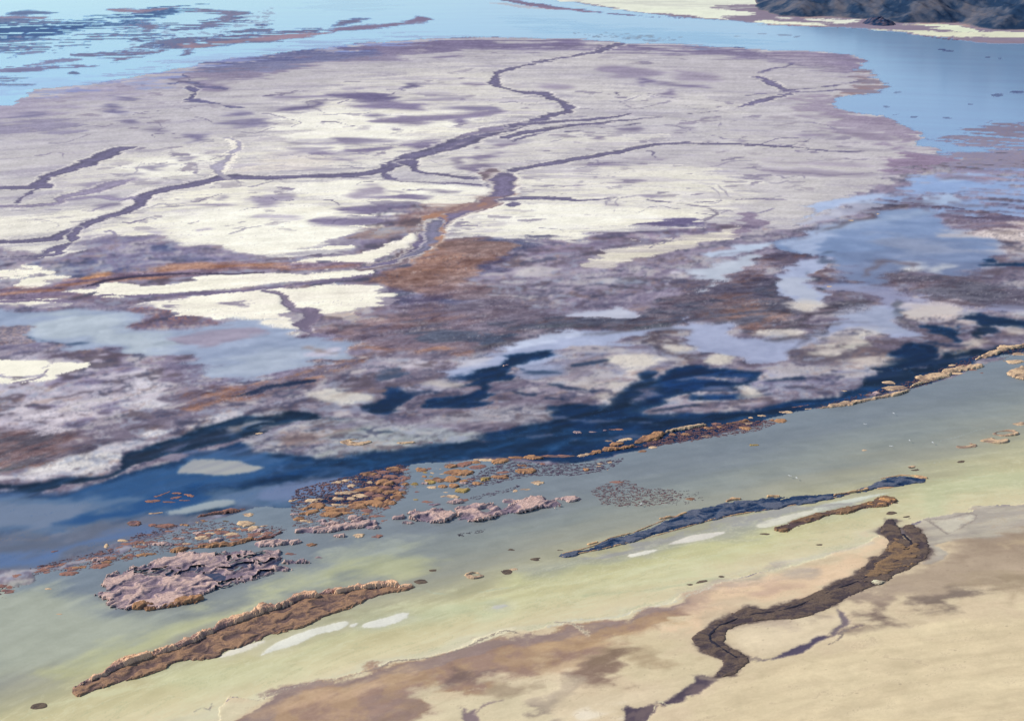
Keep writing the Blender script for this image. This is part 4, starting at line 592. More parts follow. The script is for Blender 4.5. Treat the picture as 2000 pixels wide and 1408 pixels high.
LK('300,175 360,120 500,98 640,88 800,76 900,74 700,86 500,110 360,136 200,160 60,182 0,205 0,190 200,150', (150, 168, 214), a=.5, rag=26)
LK('1000,40 1300,60 1500,80 1400,88 1100,60', (122, 178, 222), a=.6); LK('600,4 760,0 760,14 640,20', (140, 190, 220), a=.5); LK('1200,26 1240,28 1500,60 1700,82 1500,64 1250,34', (168, 204, 238), a=.6, soft=6)
LK('60,130 200,140 60,170 0,180', (166, 214, 244), a=.5)
# sunken weed beds and mud islets of the upper lake
WD = lambda s, col, dens=1.0, **k: paint(s, col, soft=k.pop('soft', 5), rag=k.pop('rag', 9), n='h', dens=None if dens >= 1 else dens, dn=k.pop('dn', 'k'), cls='mudflat', wet=.3, h=-.1, **k)
WD('0,34 40,34 75,37 105,40 150,38 200,33 240,30 290,22 330,15 370,16 400,22 360,26 310,34 280,44 230,52 160,62 90,70 40,80 0,90', ((64, 104, 164), (96, 140, 192)), dens=.72, rag=7)
WD('0,60 80,50 150,48 160,55 100,64 40,76 0,88', (52, 92, 158), dens=.75); WD('260,28 300,18 340,15 380,20 330,26 280,36', (60, 100, 162), dens=.85)
WD('0,40 60,36 104,40 60,48 0,54', (110, 124, 168), dens=.7, a=.8)
WD('60,76 200,60 300,44 330,60 260,78 180,92 100,100 0,112 0,92', ((84, 120, 176), (120, 124, 168)), dens=.42, rag=12, soft=6)
WD('340,15 390,17 440,20 475,24 468,32 450,40 430,48 400,50 420,38 445,30 420,26 370,22', ((110, 118, 160), (128, 124, 160)), rag=5)
WD('372,10 405,9 408,14 380,14', (96, 124, 170), dens=.7); WD('16,29 30,24 58,21 100,24 94,27 64,27 40,30', (92, 116, 168), rag=3); WD('210,19 240,18 280,19 330,16 322,21 280,26 240,24', (146, 124, 152), rag=3); WD('0,32 40,32 90,36 110,40 60,36 0,36', (140, 128, 160), rag=3)
WD('268,92 330,76 400,70 460,60 520,50 522,60 450,66 400,76 340,90 300,94', ((116, 114, 154), (96, 116, 164)), dens=.8, rag=6)
WD('300,90 350,84 420,74 480,66 540,64 600,58 640,58 580,72 520,80 440,88 380,94 345,95', ((120, 112, 152), (90, 108, 160)), rag=5, dens=.9)
WD('350,88 420,82 460,78 520,74 560,66 610,62 600,68 560,74 500,80 440,86 400,92 370,94', (166, 128, 142), rag=4, dens=.8, a=.8)
WD('630,62 660,56 700,50 760,47 800,40 810,32 832,32 838,38 833,44 800,46 750,54 700,58 660,62', (128, 112, 150), rag=3)
WD('500,74 560,68 620,64 660,60 620,68 560,76 505,80', (160, 128, 150), rag=3); WD('640,50 662,46 680,48 650,53', (104, 114, 160), rag=4, dens=.7); WD('658,43 690,40 712,42 690,46 662,47', (110, 108, 150), rag=3); WD('688,36 722,36 718,39 700,40', (100, 108, 158), rag=3, dens=.8)
WD('240,75 280,68 320,70 300,78 250,80', (96, 118, 168), rag=5, dens=.7); WD('280,54 300,50 304,56 290,58', (120, 118, 156), rag=3); WD('330,46 400,40 470,36 460,46 400,56 340,60', (112, 118, 164), dens=.45, rag=8)
WD('160,106 200,100 240,98 280,102 260,110 210,112 170,112', (112, 116, 162), dens=.75, rag=6); WD('225,118 245,108 280,102 310,98 330,100 300,106 260,112 240,120', (118, 116, 158), rag=4, dens=.85); WD('350,106 370,98 384,97 370,102 358,108', (110, 114, 158), rag=3)
WD('0,136 30,126 80,118 140,114 146,118 110,124 60,130 20,140', (126, 130, 176), dens=.8, rag=5); WD('30,140 80,128 130,127 150,124 180,128 150,134 100,134 60,140', (118, 120, 168), dens=.8, rag=5); WD('15,110 60,100 85,103 50,106 20,113', (120, 134, 180), rag=4, dens=.8)
WD('0,152 18,150 30,158 10,160', (112, 124, 170), rag=4, dens=.8); WD('134,143 145,140 160,144 150,146', (96, 110, 158), rag=1.5, soft=2); WD('0,162 16,163 10,168 0,168', (110, 124, 170), rag=3)
LK('150,170 250,140 350,125 450,115 560,100 560,106 400,128 250,155 160,178 80,188 60,186', (140, 146, 192), soft=6, dens=.5, dn='k', a=.7)
LK('500,100 620,84 760,74 900,68 960,72 800,80 640,92 520,106', (130, 146, 200), soft=5, dens=.42, dn='k', a=.7)
for k in range(150):
    q = sr.rand(3); x = 250+q[0]*280; y = 95-q[0]*62+(q[1]-.5)*34; blob(x, y, 2+q[2]*8, 1.1, (100, 112, 158), soft=1.5, rag=2, a=.9)
for k in range(70):
    q = sr.rand(3); x = 1110+q[0]*180+q[2]*60; y = 66+q[0]*12+(q[1]-.5)*9; blob(x, y, 2+q[2]*3, .8, (84, 96, 132), soft=1.5, rag=1, a=.9)
for s in ('1440,70,5,1 1530,69,14,1.2 1560,72,6,1 1490,66,8,1 1932,112,9,1.4 1950,114,6,1 1855,99,14,1 1750,180,4,1 1950,187,14,3 1985,180,14,2 1730,209,3,1 1782,228,6,1.4 1900,204,4,1 1752,224,12,1 1850,230,6,1 1990,76,6,1 1840,97,8,1 1275,80,13,1.6 1440,93,14,1.4',): blobs(s, (98, 106, 146), soft=1.5, rag=2, n='h', a=.9)
# red brown mud and weed along the east shore
WD('1670,138 1685,138 1705,148 1722,155 1715,162 1730,172 1712,178 1690,182 1660,186 1640,190 1650,176 1668,165 1664,150', ((152, 118, 124), (138, 124, 148)), rag=6, vn='k', a=.9, dens=.85)
WD('1905,248 1930,238 1960,240 2000,243 2000,275 1950,272 1900,268 1880,276 1850,276 1800,272 1830,268 1880,262', ((136, 124, 148), (128, 122, 156)), dens=.72, rag=10, soft=5)
WD('1855,276 1920,268 2000,262 2000,290 1940,286 1890,288 1860,280', (144, 134, 162), dens=.6, rag=12, soft=6)
WD('1832,298 1880,300 1930,294 1980,286 2000,284 2000,330 1920,330 1860,320', ((148, 136, 162), (138, 132, 166)), dens=.75, rag=14, soft=10)
paint('1780,262 1800,258 1800,268 1782,290 1770,278', (162, 142, 166), soft=4, rag=4, n='h', a=0)
# far shore: pale playa behind a mud bank
FAR = '960,-70 1075,-2 1130,6 1180,15 1230,22 1280,29 1330,34 1400,39 1460,44 1520,48 1600,51 1700,58 1780,66 1850,75 1900,82 1950,86 2000,90 2000,-70'
paint(FAR, (140, 124, 150), soft=2, rag=2, n='h', cls='mudflat', wet=.1, h=0, sm=False)
line('985,-2,16 1010,4,14 1060,12,14 1120,20,12 1170,25,8 1260,32,6 1340,36,5', (128, 112, 146), soft=2, rag=3, n='h', cls='mudflat', wet=.1); line('955,6,3 985,9,10 1010,12,10 1050,15,8 1100,19,5 1160,24,3', (158, 122, 150), soft=1.5, rag=3, n='h', cls='mudflat'); line('900,-30,16 960,-12,16 990,-2,16', (128, 112, 146), soft=2, rag=3)
WT2 = [('1070,-60 1080,-1 1130,5 1180,14 1250,24 1330,31 1395,37 1418,39 1405,33 1440,31 1468,30 1455,24 1430,19 1400,18 1400,13 1440,11 1475,11 1500,-4 1520,-60', (228, 232, 216)), ('1480,43 1520,42 1580,45 1615,49 1580,50 1500,48', (232, 236, 214)),
 ('1575,38 1620,37 1670,39 1680,42 1655,46 1620,47 1600,42', (228, 232, 216)), ('1512,35 1540,36 1550,38 1520,38', (232, 234, 218)), ('1748,49 1790,47 1840,48 1880,53 1915,60 1880,62 1840,57 1790,52', (226, 234, 208)), ('1690,56 1740,57 1800,60 1860,63 1920,64 2000,68 2000,75 1940,73 1880,72 1820,69 1760,64 1710,60', (222, 224, 200))]
for s, c in WT2: paint(s, c, soft=2.5, rag=4, n='h', cls='salt_flat', wet=0)
paint('1100,-60 1100,2 1200,10 1330,22 1420,14 1480,4 1480,-60', (206, 208, 200), soft=8, rag=12, n='h', a=.6, dens=.5, dn='h'); paint('1240,18 1330,18 1400,26 1440,28 1380,34 1300,26', (234, 240, 220), soft=6, rag=8, n='h', a=.8)
line('1560,36,4 1640,34,4 1690,36,6 1690,44,6 1740,50,4 1860,46,4 1950,58,6 2000,60,8', (186, 152, 140), soft=3, rag=4, n='h', a=.8); line('1480,47,3 1600,52,5 1700,59,5 1800,68,5 1900,80,5 2000,89,6', (150, 124, 140), soft=2, rag=3, n='h', a=.8)

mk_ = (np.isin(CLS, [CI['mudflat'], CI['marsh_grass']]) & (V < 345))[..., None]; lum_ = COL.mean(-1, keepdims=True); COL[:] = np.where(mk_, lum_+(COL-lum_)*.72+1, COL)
line('1822,864,1.2 1850,857,1.6 1880,849,1.8 1920,836,1.6 1985,826,1', (176, 186, 186), soft=1.5, rag=1, n='e', a=.6); line('1815,904,1 1835,901,1.2', (196, 204, 190), soft=1.2, rag=.5, a=.7)
# ---------------------------------------------------------------- picture tone -> surface albedo, relief, meshes
def lin(c):
    c = np.clip(np.asarray(c, np.float32)/255.0, 0, 1.1)
    return np.where(c < .04045, c/12.92, ((c+.055)/1.055)**2.4)
def alb(c): return np.clip(lin(c)/GAIN, 0.002, 0.9)
def new_mat(name): 
    m = bpy.data.materials.new(name); m.use_nodes = True; return m, m.node_tree.nodes, m.node_tree.links, m.node_tree.nodes['Principled BSDF']
def surf_mat(name, lo=.75, hi=.75, spec=.15, scale=1.0, bump=.2, var=.12, water=False):
    m, N, L, B = new_mat(name)
    a = N.new('ShaderNodeAttribute'); a.attribute_name = 'albedo'
    w = N.new('ShaderNodeAttribute'); w.attribute_name = 'wet'
    tc = N.new('ShaderNodeTexCoord'); nz = N.new('ShaderNodeTexNoise'); nz.inputs['Scale'].default_value = scale; nz.inputs['Detail'].default_value = 6; nz.inputs['Roughness'].default_value = .65
    L.new(tc.outputs['Object'], nz.inputs['Vector'])
    mr = N.new('ShaderNodeMapRange'); mr.inputs[1].default_value = .3; mr.inputs[2].default_value = .7; mr.inputs[3].default_value = 1-var; mr.inputs[4].default_value = 1+var
    L.new(nz.outputs['Fac'], mr.inputs[0])
    mx = N.new('ShaderNodeVectorMath'); mx.operation = 'SCALE'; L.new(a.outputs['Color'], mx.inputs[0]); L.new(mr.outputs[0], mx.inputs['Scale']); L.new(mx.outputs[0], B.inputs['Base Color'])
    r = N.new('ShaderNodeMapRange'); r.inputs[3].default_value = .92; r.inputs[4].default_value = .12; L.new(w.outputs['Fac'], r.inputs[0]); L.new(r.outputs[0], B.inputs['Roughness'])
    s = N.new('ShaderNodeMapRange'); s.inputs[3].default_value = .08; s.inputs[4].default_value = spec; L.new(w.outputs['Fac'], s.inputs[0]); L.new(s.outputs[0], B.inputs['Specular IOR Level'])
    B.inputs['IOR'].default_value = 1.33
    b = N.new('ShaderNodeBump'); b.inputs['Strength'].default_value = bump; b.inputs['Distance'].default_value = .3; L.new(nz.outputs['Fac'], b.inputs['Height']); L.new(b.outputs[0], B.inputs['Normal'])
    return m
def mk_mesh(name, co, faces, mat, col=None, wet=None, parent=None, smooth=True, loc=None):
    me = bpy.data.meshes.new(name)
    co = np.ascontiguousarray(co, np.float32); faces = np.ascontiguousarray(faces, np.int32); k = faces.shape[1]
    me.vertices.add(len(co)); me.vertices.foreach_set('co', co.ravel())
    me.loops.add(faces.size); me.loops.foreach_set('vertex_index', faces.ravel())
    me.polygons.add(len(faces)); me.polygons.foreach_set('loop_start', np.arange(0, faces.size, k, dtype=np.int32)); 
    me.update(calc_edges=True)
    if smooth: me.polygons.foreach_set('use_smooth', np.ones(len(faces), bool))
    if col is not None:
        at = me.attributes.new('albedo', 'FLOAT_COLOR', 'POINT'); c4 = np.ones((len(co), 4), np.float32); c4[:, :3] = col; at.data.foreach_set('color', c4.ravel())
    if wet is not None:
        at = me.attributes.new('wet', 'FLOAT', 'POINT'); at.data.foreach_set('value', np.ascontiguousarray(wet, np.float32).ravel())
    me.materials.append(mat)
    o = bpy.data.objects.new(name, me); S.collection.objects.link(o)
    if parent: o.parent = parent
    if loc is not None: o.location = loc
    return o
WATERC = [CI['lake_water'], CI['pond_water'], CI['dark_pool'], CI['lagoon_water']]
HGT[:] = soften(HGT, 5, np.ones_like(HGT))
isw = np.isin(CLS, WATERC)
pm = (GYW*cp + CAMH*sp)/FPX                           # metres per traced pixel
grain = (0.18*ISO + 0.10*FINE + 0.05*FINE2)
gm = np.where(CLS == CI['marsh_grass'], .12, np.where(CLS == CI['mudflat'], .03, np.where(CLS == CI['sand_flat'], .04, .2)))
gm = np.where((CLS == CI['salt_flat']) & (V > 900), .05, gm)
Z = HGT + np.where(isw, 0, grain*gm*np.clip(pm, .1, 1.2)*0.5)
Z = np.where(isw, np.minimum(Z, -.3), Z)
mott = 1 + np.where(CLS == CI['marsh_grass'], .05, np.where(isw, 0.0, np.where(CLS == CI['sand_flat'], .006, .012)))*(FINE+FINE2*.7)*.4 + np.where(isw, .005, .012)*ISO2
ALB = alb(COL*np.clip(mott, .5, 1.5)[..., None])
lk = (CLS == CI['lake_water'])[..., None]; ALB = np.where(lk, np.clip((lin(COL) - np.array((.10, .14, .15)))/GAIN, .004, .6), ALB).astype(np.float32)
MATS = {}
for n in CLASSES:
    w = n.endswith('water') or n == 'dark_pool'
    MATS[n] = surf_mat(n, spec=.42 if n == 'lake_water' else .30 if w else .2 if n == 'mudflat' else .12, scale=.35 if w else .8, bump=.07 if w else (.03 if n in ('sand_flat', 'mudflat') else .08), var=.012 if w else (.03 if n == 'sand_flat' else .05))
idx = np.arange(NU*NV).reshape(NV, NU)
q = np.stack([idx[1:, :-1], idx[1:, 1:], idx[:-1, 1:], idx[:-1, :-1]], -1).reshape(-1, 4)
fc = CLS[1:, :-1].ravel()
co = np.stack([GXW, GYW, Z], -1).reshape(-1, 3); A_ = ALB.reshape(-1, 3); W_ = WET.ravel()
for n in CLASSES:
    f = q[fc == CI[n]]
    if not len(f): continue
    ids, inv = np.unique(f, return_inverse=True)
    o = mk_mesh(n, co[ids], inv.reshape(f.shape), MATS[n], A_[ids], W_[ids])
    o['kind'] = 'stuff' if n == 'marsh_grass' else 'structure'
    if n == 'marsh_grass': o['label'] = 'low rust brown marsh grass covering the wet ground'; o['category'] = 'marsh grass'
# the plain beyond what the photograph shows
m, N, L, B = new_mat('plain'); B.inputs['Base Color'].default_value = (.42, .40, .38, 1); B.inputs['Roughness'].default_value = .95
g = mk_mesh('ground', [(-60000, -20000, -3), (60000, -20000, -3), (60000, 90000, -3), (-60000, 90000, -3)], [(0, 1, 2, 3)], m); g['kind'] = 'structure'
# ---------------------------------------------------------------- reed clumps and islets: each a thing of its own
KIND = {  # tone a, tone b, height m, word
 'O': ((116, 90, 80), (166, 128, 98), 1.2, 'orange'), 'R': ((108, 88, 94), (144, 108, 98), .8, 'rust brown'), 'P': ((116, 104, 120), (194, 168, 160), 2.2, 'pinkish tan'),
 'T': ((140, 120, 108), (200, 174, 144), .9, 'pale straw'), 'Y': ((122, 106, 76), (164, 142, 92), 1.1, 'mustard yellow'), 'K': ((78, 70, 68), (104, 92, 82), .45, 'dark brown'), 'S': ((70, 70, 84), (92, 88, 100), .3, 'grey black'),
 'N': ((30, 50, 82), (84, 92, 114), .6, 'navy dark'), 'W': ((104, 80, 70), (148, 110, 78), .7, 'brown'), 'M': ((88, 74, 76), (132, 106, 84), .5, 'umber')}
def reed_mat(name):
    m, N, L, B = new_mat(name)
    a = N.new('ShaderNodeAttribute'); a.attribute_name = 'albedo'
    tc = N.new('ShaderNodeTexCoord'); nz = N.new('ShaderNodeTexNoise'); nz.inputs['Scale'].default_value = 1.7; nz.inputs['Detail'].default_value = 5; L.new(tc.outputs['Object'], nz.inputs['Vector'])
    mr = N.new('ShaderNodeMapRange'); mr.inputs[1].default_value = .3; mr.inputs[2].default_value = .7; mr.inputs[3].default_value = .8; mr.inputs[4].default_value = 1.2; L.new(nz.outputs['Fac'], mr.inputs[0])
    mx = N.new('ShaderNodeVectorMath'); mx.operation = 'SCALE'; L.new(a.outputs['Color'], mx.inputs[0]); L.new(mr.outputs[0], mx.inputs['Scale']); L.new(mx.outputs[0], B.inputs['Base Color'])
    B.inputs['Roughness'].default_value = .95; B.inputs['Specular IOR Level'].default_value = .05
    b = N.new('ShaderNodeBump'); b.inputs['Strength'].default_value = .35; b.inputs['Distance'].default_value = .15; L.new(nz.outputs['Fac'], b.inputs['Height']); L.new(b.outputs[0], B.inputs['Normal'])
    return m
REED = reed_mat('reed_plumes'); MUDM = reed_mat('wet_mud')
R2 = np.random.RandomState(11)
def patch(name, P, kind, hmax=None, hole=None, step=None, edge=None, seed=0, mat=None, zbase=-.45, lump=1.0, outset=0.0, blades=True, parent=None, origin=(0, 0), line=False, mask=None, rag=1.0, tones=None):
    P = np.array(P, float); w = max(np.ptp(P[:, 0]), 1)
    s = step or min(1.6, max(.55, w/22)); vm = P[:, 1].mean(); k = float(1/math.sin(PITCH+math.atan((vm-704)/FPX)))
    m0 = max(P[:, 2].max() if line else 0, 2)+outset
    uu = np.arange(P[:, 0].min()-m0-2*s, P[:, 0].max()+m0+2*s, s); vv = np.arange(P[:, 1].min()-(m0+2*s)/k, P[:, 1].max()+(m0+2*s)/k, s/k)
    u, v = np.meshgrid(uu, vv)
    sd = (sd_line if line else sd_poly)(u, v, P, k) + outset
    X, Y = ground(u, v); cx_, cy_ = conf(X, Y)
    a_ = cx_*.9+cy_*.42; b_ = -cx_*.42+cy_*.9; a_, b_ = a_+16*perlin(cx_/30, cy_/30, seed+21), b_+9*perlin(cx_/24, cy_/24, seed+22)
    n1 = perlin(a_/58, b_/24, seed)+.45*perlin(a_/26, b_/13, seed+3); n2 = perlin(a_/13, b_/8, seed+5); n3 = perlin(cx_/3, cy_/3, seed+9)
    size = min(w, np.ptp(P[:, 1])*k if len(P) > 2 else w)
    rag = rag*(.3 if kind in 'KS' and w < 45 else 1)
    sd = sd + rag*(n2*min(3.2, size*.2) + n3*min(2., size*.13) + n1*min(4., size*.16))
    if hole is not None: sd = np.minimum(sd, -sd_poly(u, v, np.array(hole, float), k)+n2)
    if mask is not None: sd = np.where(mask(u, v, n1, n2), sd, -5)
    ta, tb, h0, _ = KIND[kind]; hm = hmax or h0
    if tones: ta, tb = tones
    e = edge or max(1.2, min(5, size*.3)); prof = np.clip(sd/e, 0, 1)**.55
    bil = sstep(-.75, .35, n1*lump); bil2 = sstep(-.6, .5, n2)
    z = hm*prof*(.68*bil+.14*bil2+.18)*(1+.05*n3) + R2.normal(0, .012*hm, u.shape)*(prof > 0)
    z = np.maximum(z, 0)+zbase; z = np.where(sd <= 0, zbase-.1, z)
    keep = sd > -s*.8
    pm_ = px_at(vm)
    tm = sstep(-.55, .4, n1*.8+n2*.55+R2.normal(0, .12, u.shape))[..., None]
    c = np.array(ta)*(1-tm)+np.array(tb)*tm; c = c*(1+.035*R2.normal(0, 1, u.shape)[..., None])*1.08
    ids = np.arange(u.size).reshape(u.shape); a, b, cc, d = ids[1:, :-1], ids[1:, 1:], ids[:-1, 1:], ids[:-1, :-1]
    kk = keep.ravel(); q = np.stack([a, b, cc, d], -1).reshape(-1, 4); q = q[kk[q].all(1)]
    if not len(q): return None
    tri = np.concatenate([q[:, [0, 1, 2]], q[:, [0, 2, 3]]]); used, inv = np.unique(tri, return_inverse=True); tri = inv.reshape(-1, 3)
    co_ = np.stack([X-origin[0], Y-origin[1], z], -1).reshape(-1, 3)[used]; al = alb(c.reshape(-1, 3)[used])
    if blades:                                        # loose stems and plumes standing out of the mass
        top = np.where(z.ravel()[used] > zbase+.3*hm)[0]
        nb = int(min(len(top)*.45, 9000))
        if nb > 3:
            pk = R2.choice(top, nb); base = co_[pk]; hb = hm*R2.uniform(.05, .15, nb); wd = pm_*s*R2.uniform(.35, .8, nb); an = R2.uniform(0, 6.28, nb)
            dx = np.cos(an)*wd/2; dy = np.sin(an)*wd/2; lx = R2.normal(0, .25, nb)*hb; ly = R2.normal(0, .25, nb)*hb
            v0 = base+np.stack([dx, dy, -.1*hb], -1); v1 = base-np.stack([dx, dy, .1*hb], -1); v2 = base+np.stack([lx, ly, hb], -1)
            st = len(co_); co_ = np.concatenate([co_, v0, v1, v2]); ar = np.arange(nb); tri = np.concatenate([tri, np.stack([st+ar, st+nb+ar, st+2*nb+ar], -1)])
            al = np.concatenate([al, al[pk]*.95, al[pk]*.95, np.clip(al[pk]*1.25, 0, .85)])
    return mk_mesh(name, co_, tri, mat or REED, al, None, parent, smooth=True)
def tag(o, label, cat, group=None, kind=None):
    o['label'] = label; o['category'] = cat
    if group: o['group'] = group
    if kind: o['kind'] = kind
def ell(cx, cy, rx, ry, tilt=0, n=14):
    return [(cx+rx*math.cos(t)*(1+.12*math.sin(3*t+cx)), cy+ry*math.sin(t)*(1+.12*math.cos(2*t+cy))+tilt*rx*math.cos(t)) for t in np.linspace(0, 6.283, n, endpoint=False)]
def sink(P, kind, hmax=None):                         # traced outline -> footprint: the tops stand above the far edge
    P = np.array(P, float); h = (hmax or KIND[kind][2])*.75; vb = P[:, 1].max(); H = vb-P[:, 1].min()
    hp = h*math.cos(PITCH+math.atan((vb-704)/FPX))/px_at(vb); f = max(.5, 1-hp/max(H, .1)); P[:, 1] = vb-(vb-P[:, 1])*f; return P
def island(name, s, kind, label, cat, group=None, hmax=None, bank=True, hole=None, line=False, smooth=True, **k):
    P = PT(s, False) if isinstance(s, str) else s
    P = np.array(P, float)
    if smooth: P = smooth_poly(P, not line, 3)
    P2 = P if line else sink(P, kind, hmax)
    X, Y = ground(P2[:, 0].mean(), P2[:, 1].mean())
    o = bpy.data.objects.new(name, None); S.collection.objects.link(o); o.location = (X, Y, 0); tag(o, label, cat, group)
    sd_ = int(abs(P[0, 0]*7+P[0, 1]*3)) % 97
    k.setdefault('seed', sd_)
    patch('reed_canopy' if kind not in 'KSN' else 'low_growth', P2, kind, hmax, hole, parent=o, origin=(X, Y), line=line, **k)
    if bank: patch('mud_bank', P2, 'K', .22, hole, parent=o, origin=(X, Y), outset=1.4, blades=False, mat=MUDM, zbase=-.5, seed=sd_, line=line, tones=((104, 92, 84), (76, 68, 74)), step=k.get('step'))
    return o
# large islands, one by one
I1 = '184,1160 192,1152 205,1154 204,1140 202,1132 212,1122 240,1112 262,1106 290,1098 315,1086 340,1078 380,1075 430,1074 455,1070 480,1070 500,1074 530,1066 548,1072 550,1085 545,1100 530,1118 500,1128 470,1136 440,1146 410,1152 392,1162 385,1166 360,1174 330,1182 300,1188 255,1190 230,1188 212,1184 210,1176 216,1170 198,1166'
o = island('reed_island', I1, 'P', 'large mottled pinkish reed island with dark gaps and an orange near edge', 'reed island', hmax=1.45, step=1.2, lump=1.1, rag=2.2, hole=PT('400,1121 425,1119 440,1124 437,1134 420,1132 408,1127', False), mask=lambda u, v, a, b: ~(((u > 420) & (a+b*.6 > .28)) | ((np.abs(v-1118-(u-300)*-.03) < 9) & (u > 262) & (u < 400) & (a*.8+b > .12))))
OX, OY = o.location[0], o.location[1]
patch('reed_fringe', sink(PT('255,1180 280,1174 310,1177 330,1172 360,1164 390,1162 398,1165 380,1174 350,1181 320,1186 285,1191 260,1188', False), 'O'), 'O', 2.0, parent=o, origin=(OX, OY), seed=4, zbase=-.4, step=1.2)
patch('low_growth', PT('300,1120 360,1105 440,1100 500,1080 545,1075 548,1095 520,1120 460,1138 380,1150 320,1140', False), 'S', .35, parent=o, origin=(OX, OY), seed=9, rag=3, blades=False, tones=((92, 88, 108), (58, 70, 96)))
I2 = '140,1348 146,1336 170,1326 200,1318 212,1310 240,1296 262,1290 290,1278 320,1272 345,1262 372,1246 400,1238 430,1222 470,1210 505,1196 530,1184 548,1184 560,1174 590,1165 620,1162 632,1152 650,1156 680,1148 720,1140 760,1137 780,1141 800,1140 808,1143 800,1148 780,1150 755,1156 720,1168 690,1180 660,1192 620,1208 590,1222 545,1232 520,1240 500,1252 470,1262 435,1270 432,1282 400,1286 350,1290 320,1304 290,1316 240,1330 200,1342 160,1357 146,1356'
o = island('reed_island', I2, 'W', 'long narrow brown reed island with a pale plumed far edge at lower left', 'reed island', hmax=1.0, step=1.4, lump=.8, tones=((96, 80, 80), (150, 120, 98)))
OX, OY = o.location[0], o.location[1]
for i, (s, h) in enumerate((('146,1342,10 172,1327,12 205,1317,9', 1.6), ('202,1318,9 222,1306,20 250,1293,24 290,1283,14', 3.0), ('300,1280,10 325,1272,14 350,1262,20 385,1246,22 410,1236,12', 2.6), ('405,1238,14 440,1220,22 470,1211,18 500,1202,10', 2.8), ('495,1202,14 520,1189,24 545,1186,12', 3.0), ('553,1184,12 580,1168,24 615,1166,14', 2.8), ('620,1162,12 640,1156,16 665,1152,12', 2.2), ('660,1158,10 700,1148,18 760,1142,20 780,1145,8', 2.4), ('780,1148,6 792,1144,14 804,1144,6', 1.3))):
    patch('reed_fringe', PT(s, False), 'P' if i < 8 else 'T', h, parent=o, origin=(OX, OY), seed=20+i, line=True, step=1.0, zbase=-.2, edge=5, lump=.55, rag=.9, tones=((150, 122, 118), (222, 184, 152)))
I3 = '1094,1082 1110,1078 1140,1072 1165,1064 1185,1052 1215,1046 1240,1038 1270,1030 1300,1014 1330,1004 1350,994 1400,984 1440,976 1480,972 1520,968 1560,966 1600,962 1640,958 1680,952 1705,944 1730,932 1760,928 1790,928 1810,932 1806,938 1780,942 1765,948 1740,950 1710,952 1690,958 1640,968 1600,978 1560,984 1500,994 1450,1000 1400,1012 1340,1028 1280,1044 1230,1058 1200,1066 1160,1076 1120,1086 1100,1087'
o = island('marsh_strip', I3, 'N', 'long dark navy marsh strip with thin tan rims in the green lagoon', 'marsh island', hmax=.8, step=1.4, lump=1.3, tones=((22, 46, 80), (92, 98, 116)))
OX, OY = o.location[0], o.location[1]
for i, s in enumerate(('1100,1080,3 1130,1073,4 1165,1063,3 1190,1050,4 1240,1038,3 1300,1013,4', '1150,1062,6 1165,1058,5', '1290,1012,5 1320,1008,7 1340,1002,5', '1420,978,5 1432,974,10 1445,974,5', '1500,969,5 1512,968,10 1522,969,4', '1720,934,3 1760,927,4 1790,928,4', '1790,930,8 1800,932,12 1810,933,5', '1630,966,4 1680,958,6 1692,955,12', '1715,953,4 1735,951,9 1745,950,4', '1100,1086,3 1180,1070,3 1280,1045,3 1400,1011,3 1500,993,3 1600,977,3 1660,964,3')):
    patch('reed_fringe', PT(s, False), 'T', 1.0 if i in (2, 3, 4, 6, 7) else .5, parent=o, origin=(OX, OY), seed=40+i, line=True, step=1.0, zbase=-.25, edge=2, rag=.25, tones=((168, 134, 110), (208, 172, 132)))
o = island('reed_island', '1510,1030 1530,1022 1560,1012 1595,1000 1620,995 1650,988 1690,979 1725,966 1740,967 1752,972 1748,979 1730,986 1700,988 1685,992 1660,999 1640,1001 1615,1005 1600,1014 1575,1022 1555,1030 1535,1037 1522,1036', 'M', 'orange and umber reed strip beside the pale shoal at right', 'reed island', hmax=1.1, step=1.1)
patch('reed_fringe', sink(PT('1690,984 1705,976 1725,970 1748,974 1742,982 1715,988 1696,988', False), 'O'), 'O', 1.5, parent=o, origin=(o.location[0], o.location[1]), seed=3, tones=((150, 112, 88), (196, 150, 104)))
I6 = '1722,1036 1728,1016 1740,1011 1751,1018 1764,1046 1780,1058 1788,1070 1784,1060 1776,1042 1764,1028 1775,1024 1790,1027 1802,1040 1814,1058 1815,1072 1812,1082 1795,1098 1770,1112 1745,1124 1725,1138 1700,1146 1670,1160 1640,1176 1610,1192 1580,1202 1550,1208 1500,1210 1460,1216 1430,1226 1416,1240 1416,1254 1430,1266 1450,1276 1464,1290 1448,1304 1432,1316 1400,1322 1398,1314 1412,1300 1408,1288 1390,1280 1366,1268 1352,1250 1356,1240 1372,1230 1398,1214 1420,1204 1445,1190 1465,1184 1490,1188 1520,1182 1550,1175 1585,1160 1612,1148 1640,1132 1672,1122 1684,1108 1700,1094 1728,1076 1736,1058'
o = island('marsh_creek', I6, 'M', 'winding brown marsh strip with a dark central creek across the sand', 'marsh strip', hmax=.4, step=1.5, bank=False, zbase=-.02, tones=((72, 64, 70), (102, 88, 80)))
OX, OY = o.location[0], o.location[1]
patch('reed_fringe', PT('1740,1060 1752,1050 1770,1075 1790,1060 1806,1075 1780,1098 1740,1118 1700,1135 1680,1132 1700,1112 1730,1090', False), 'M', .45, parent=o, origin=(OX, OY), seed=6, rag=3, zbase=.1, tones=((92, 78, 74), (132, 108, 84)))
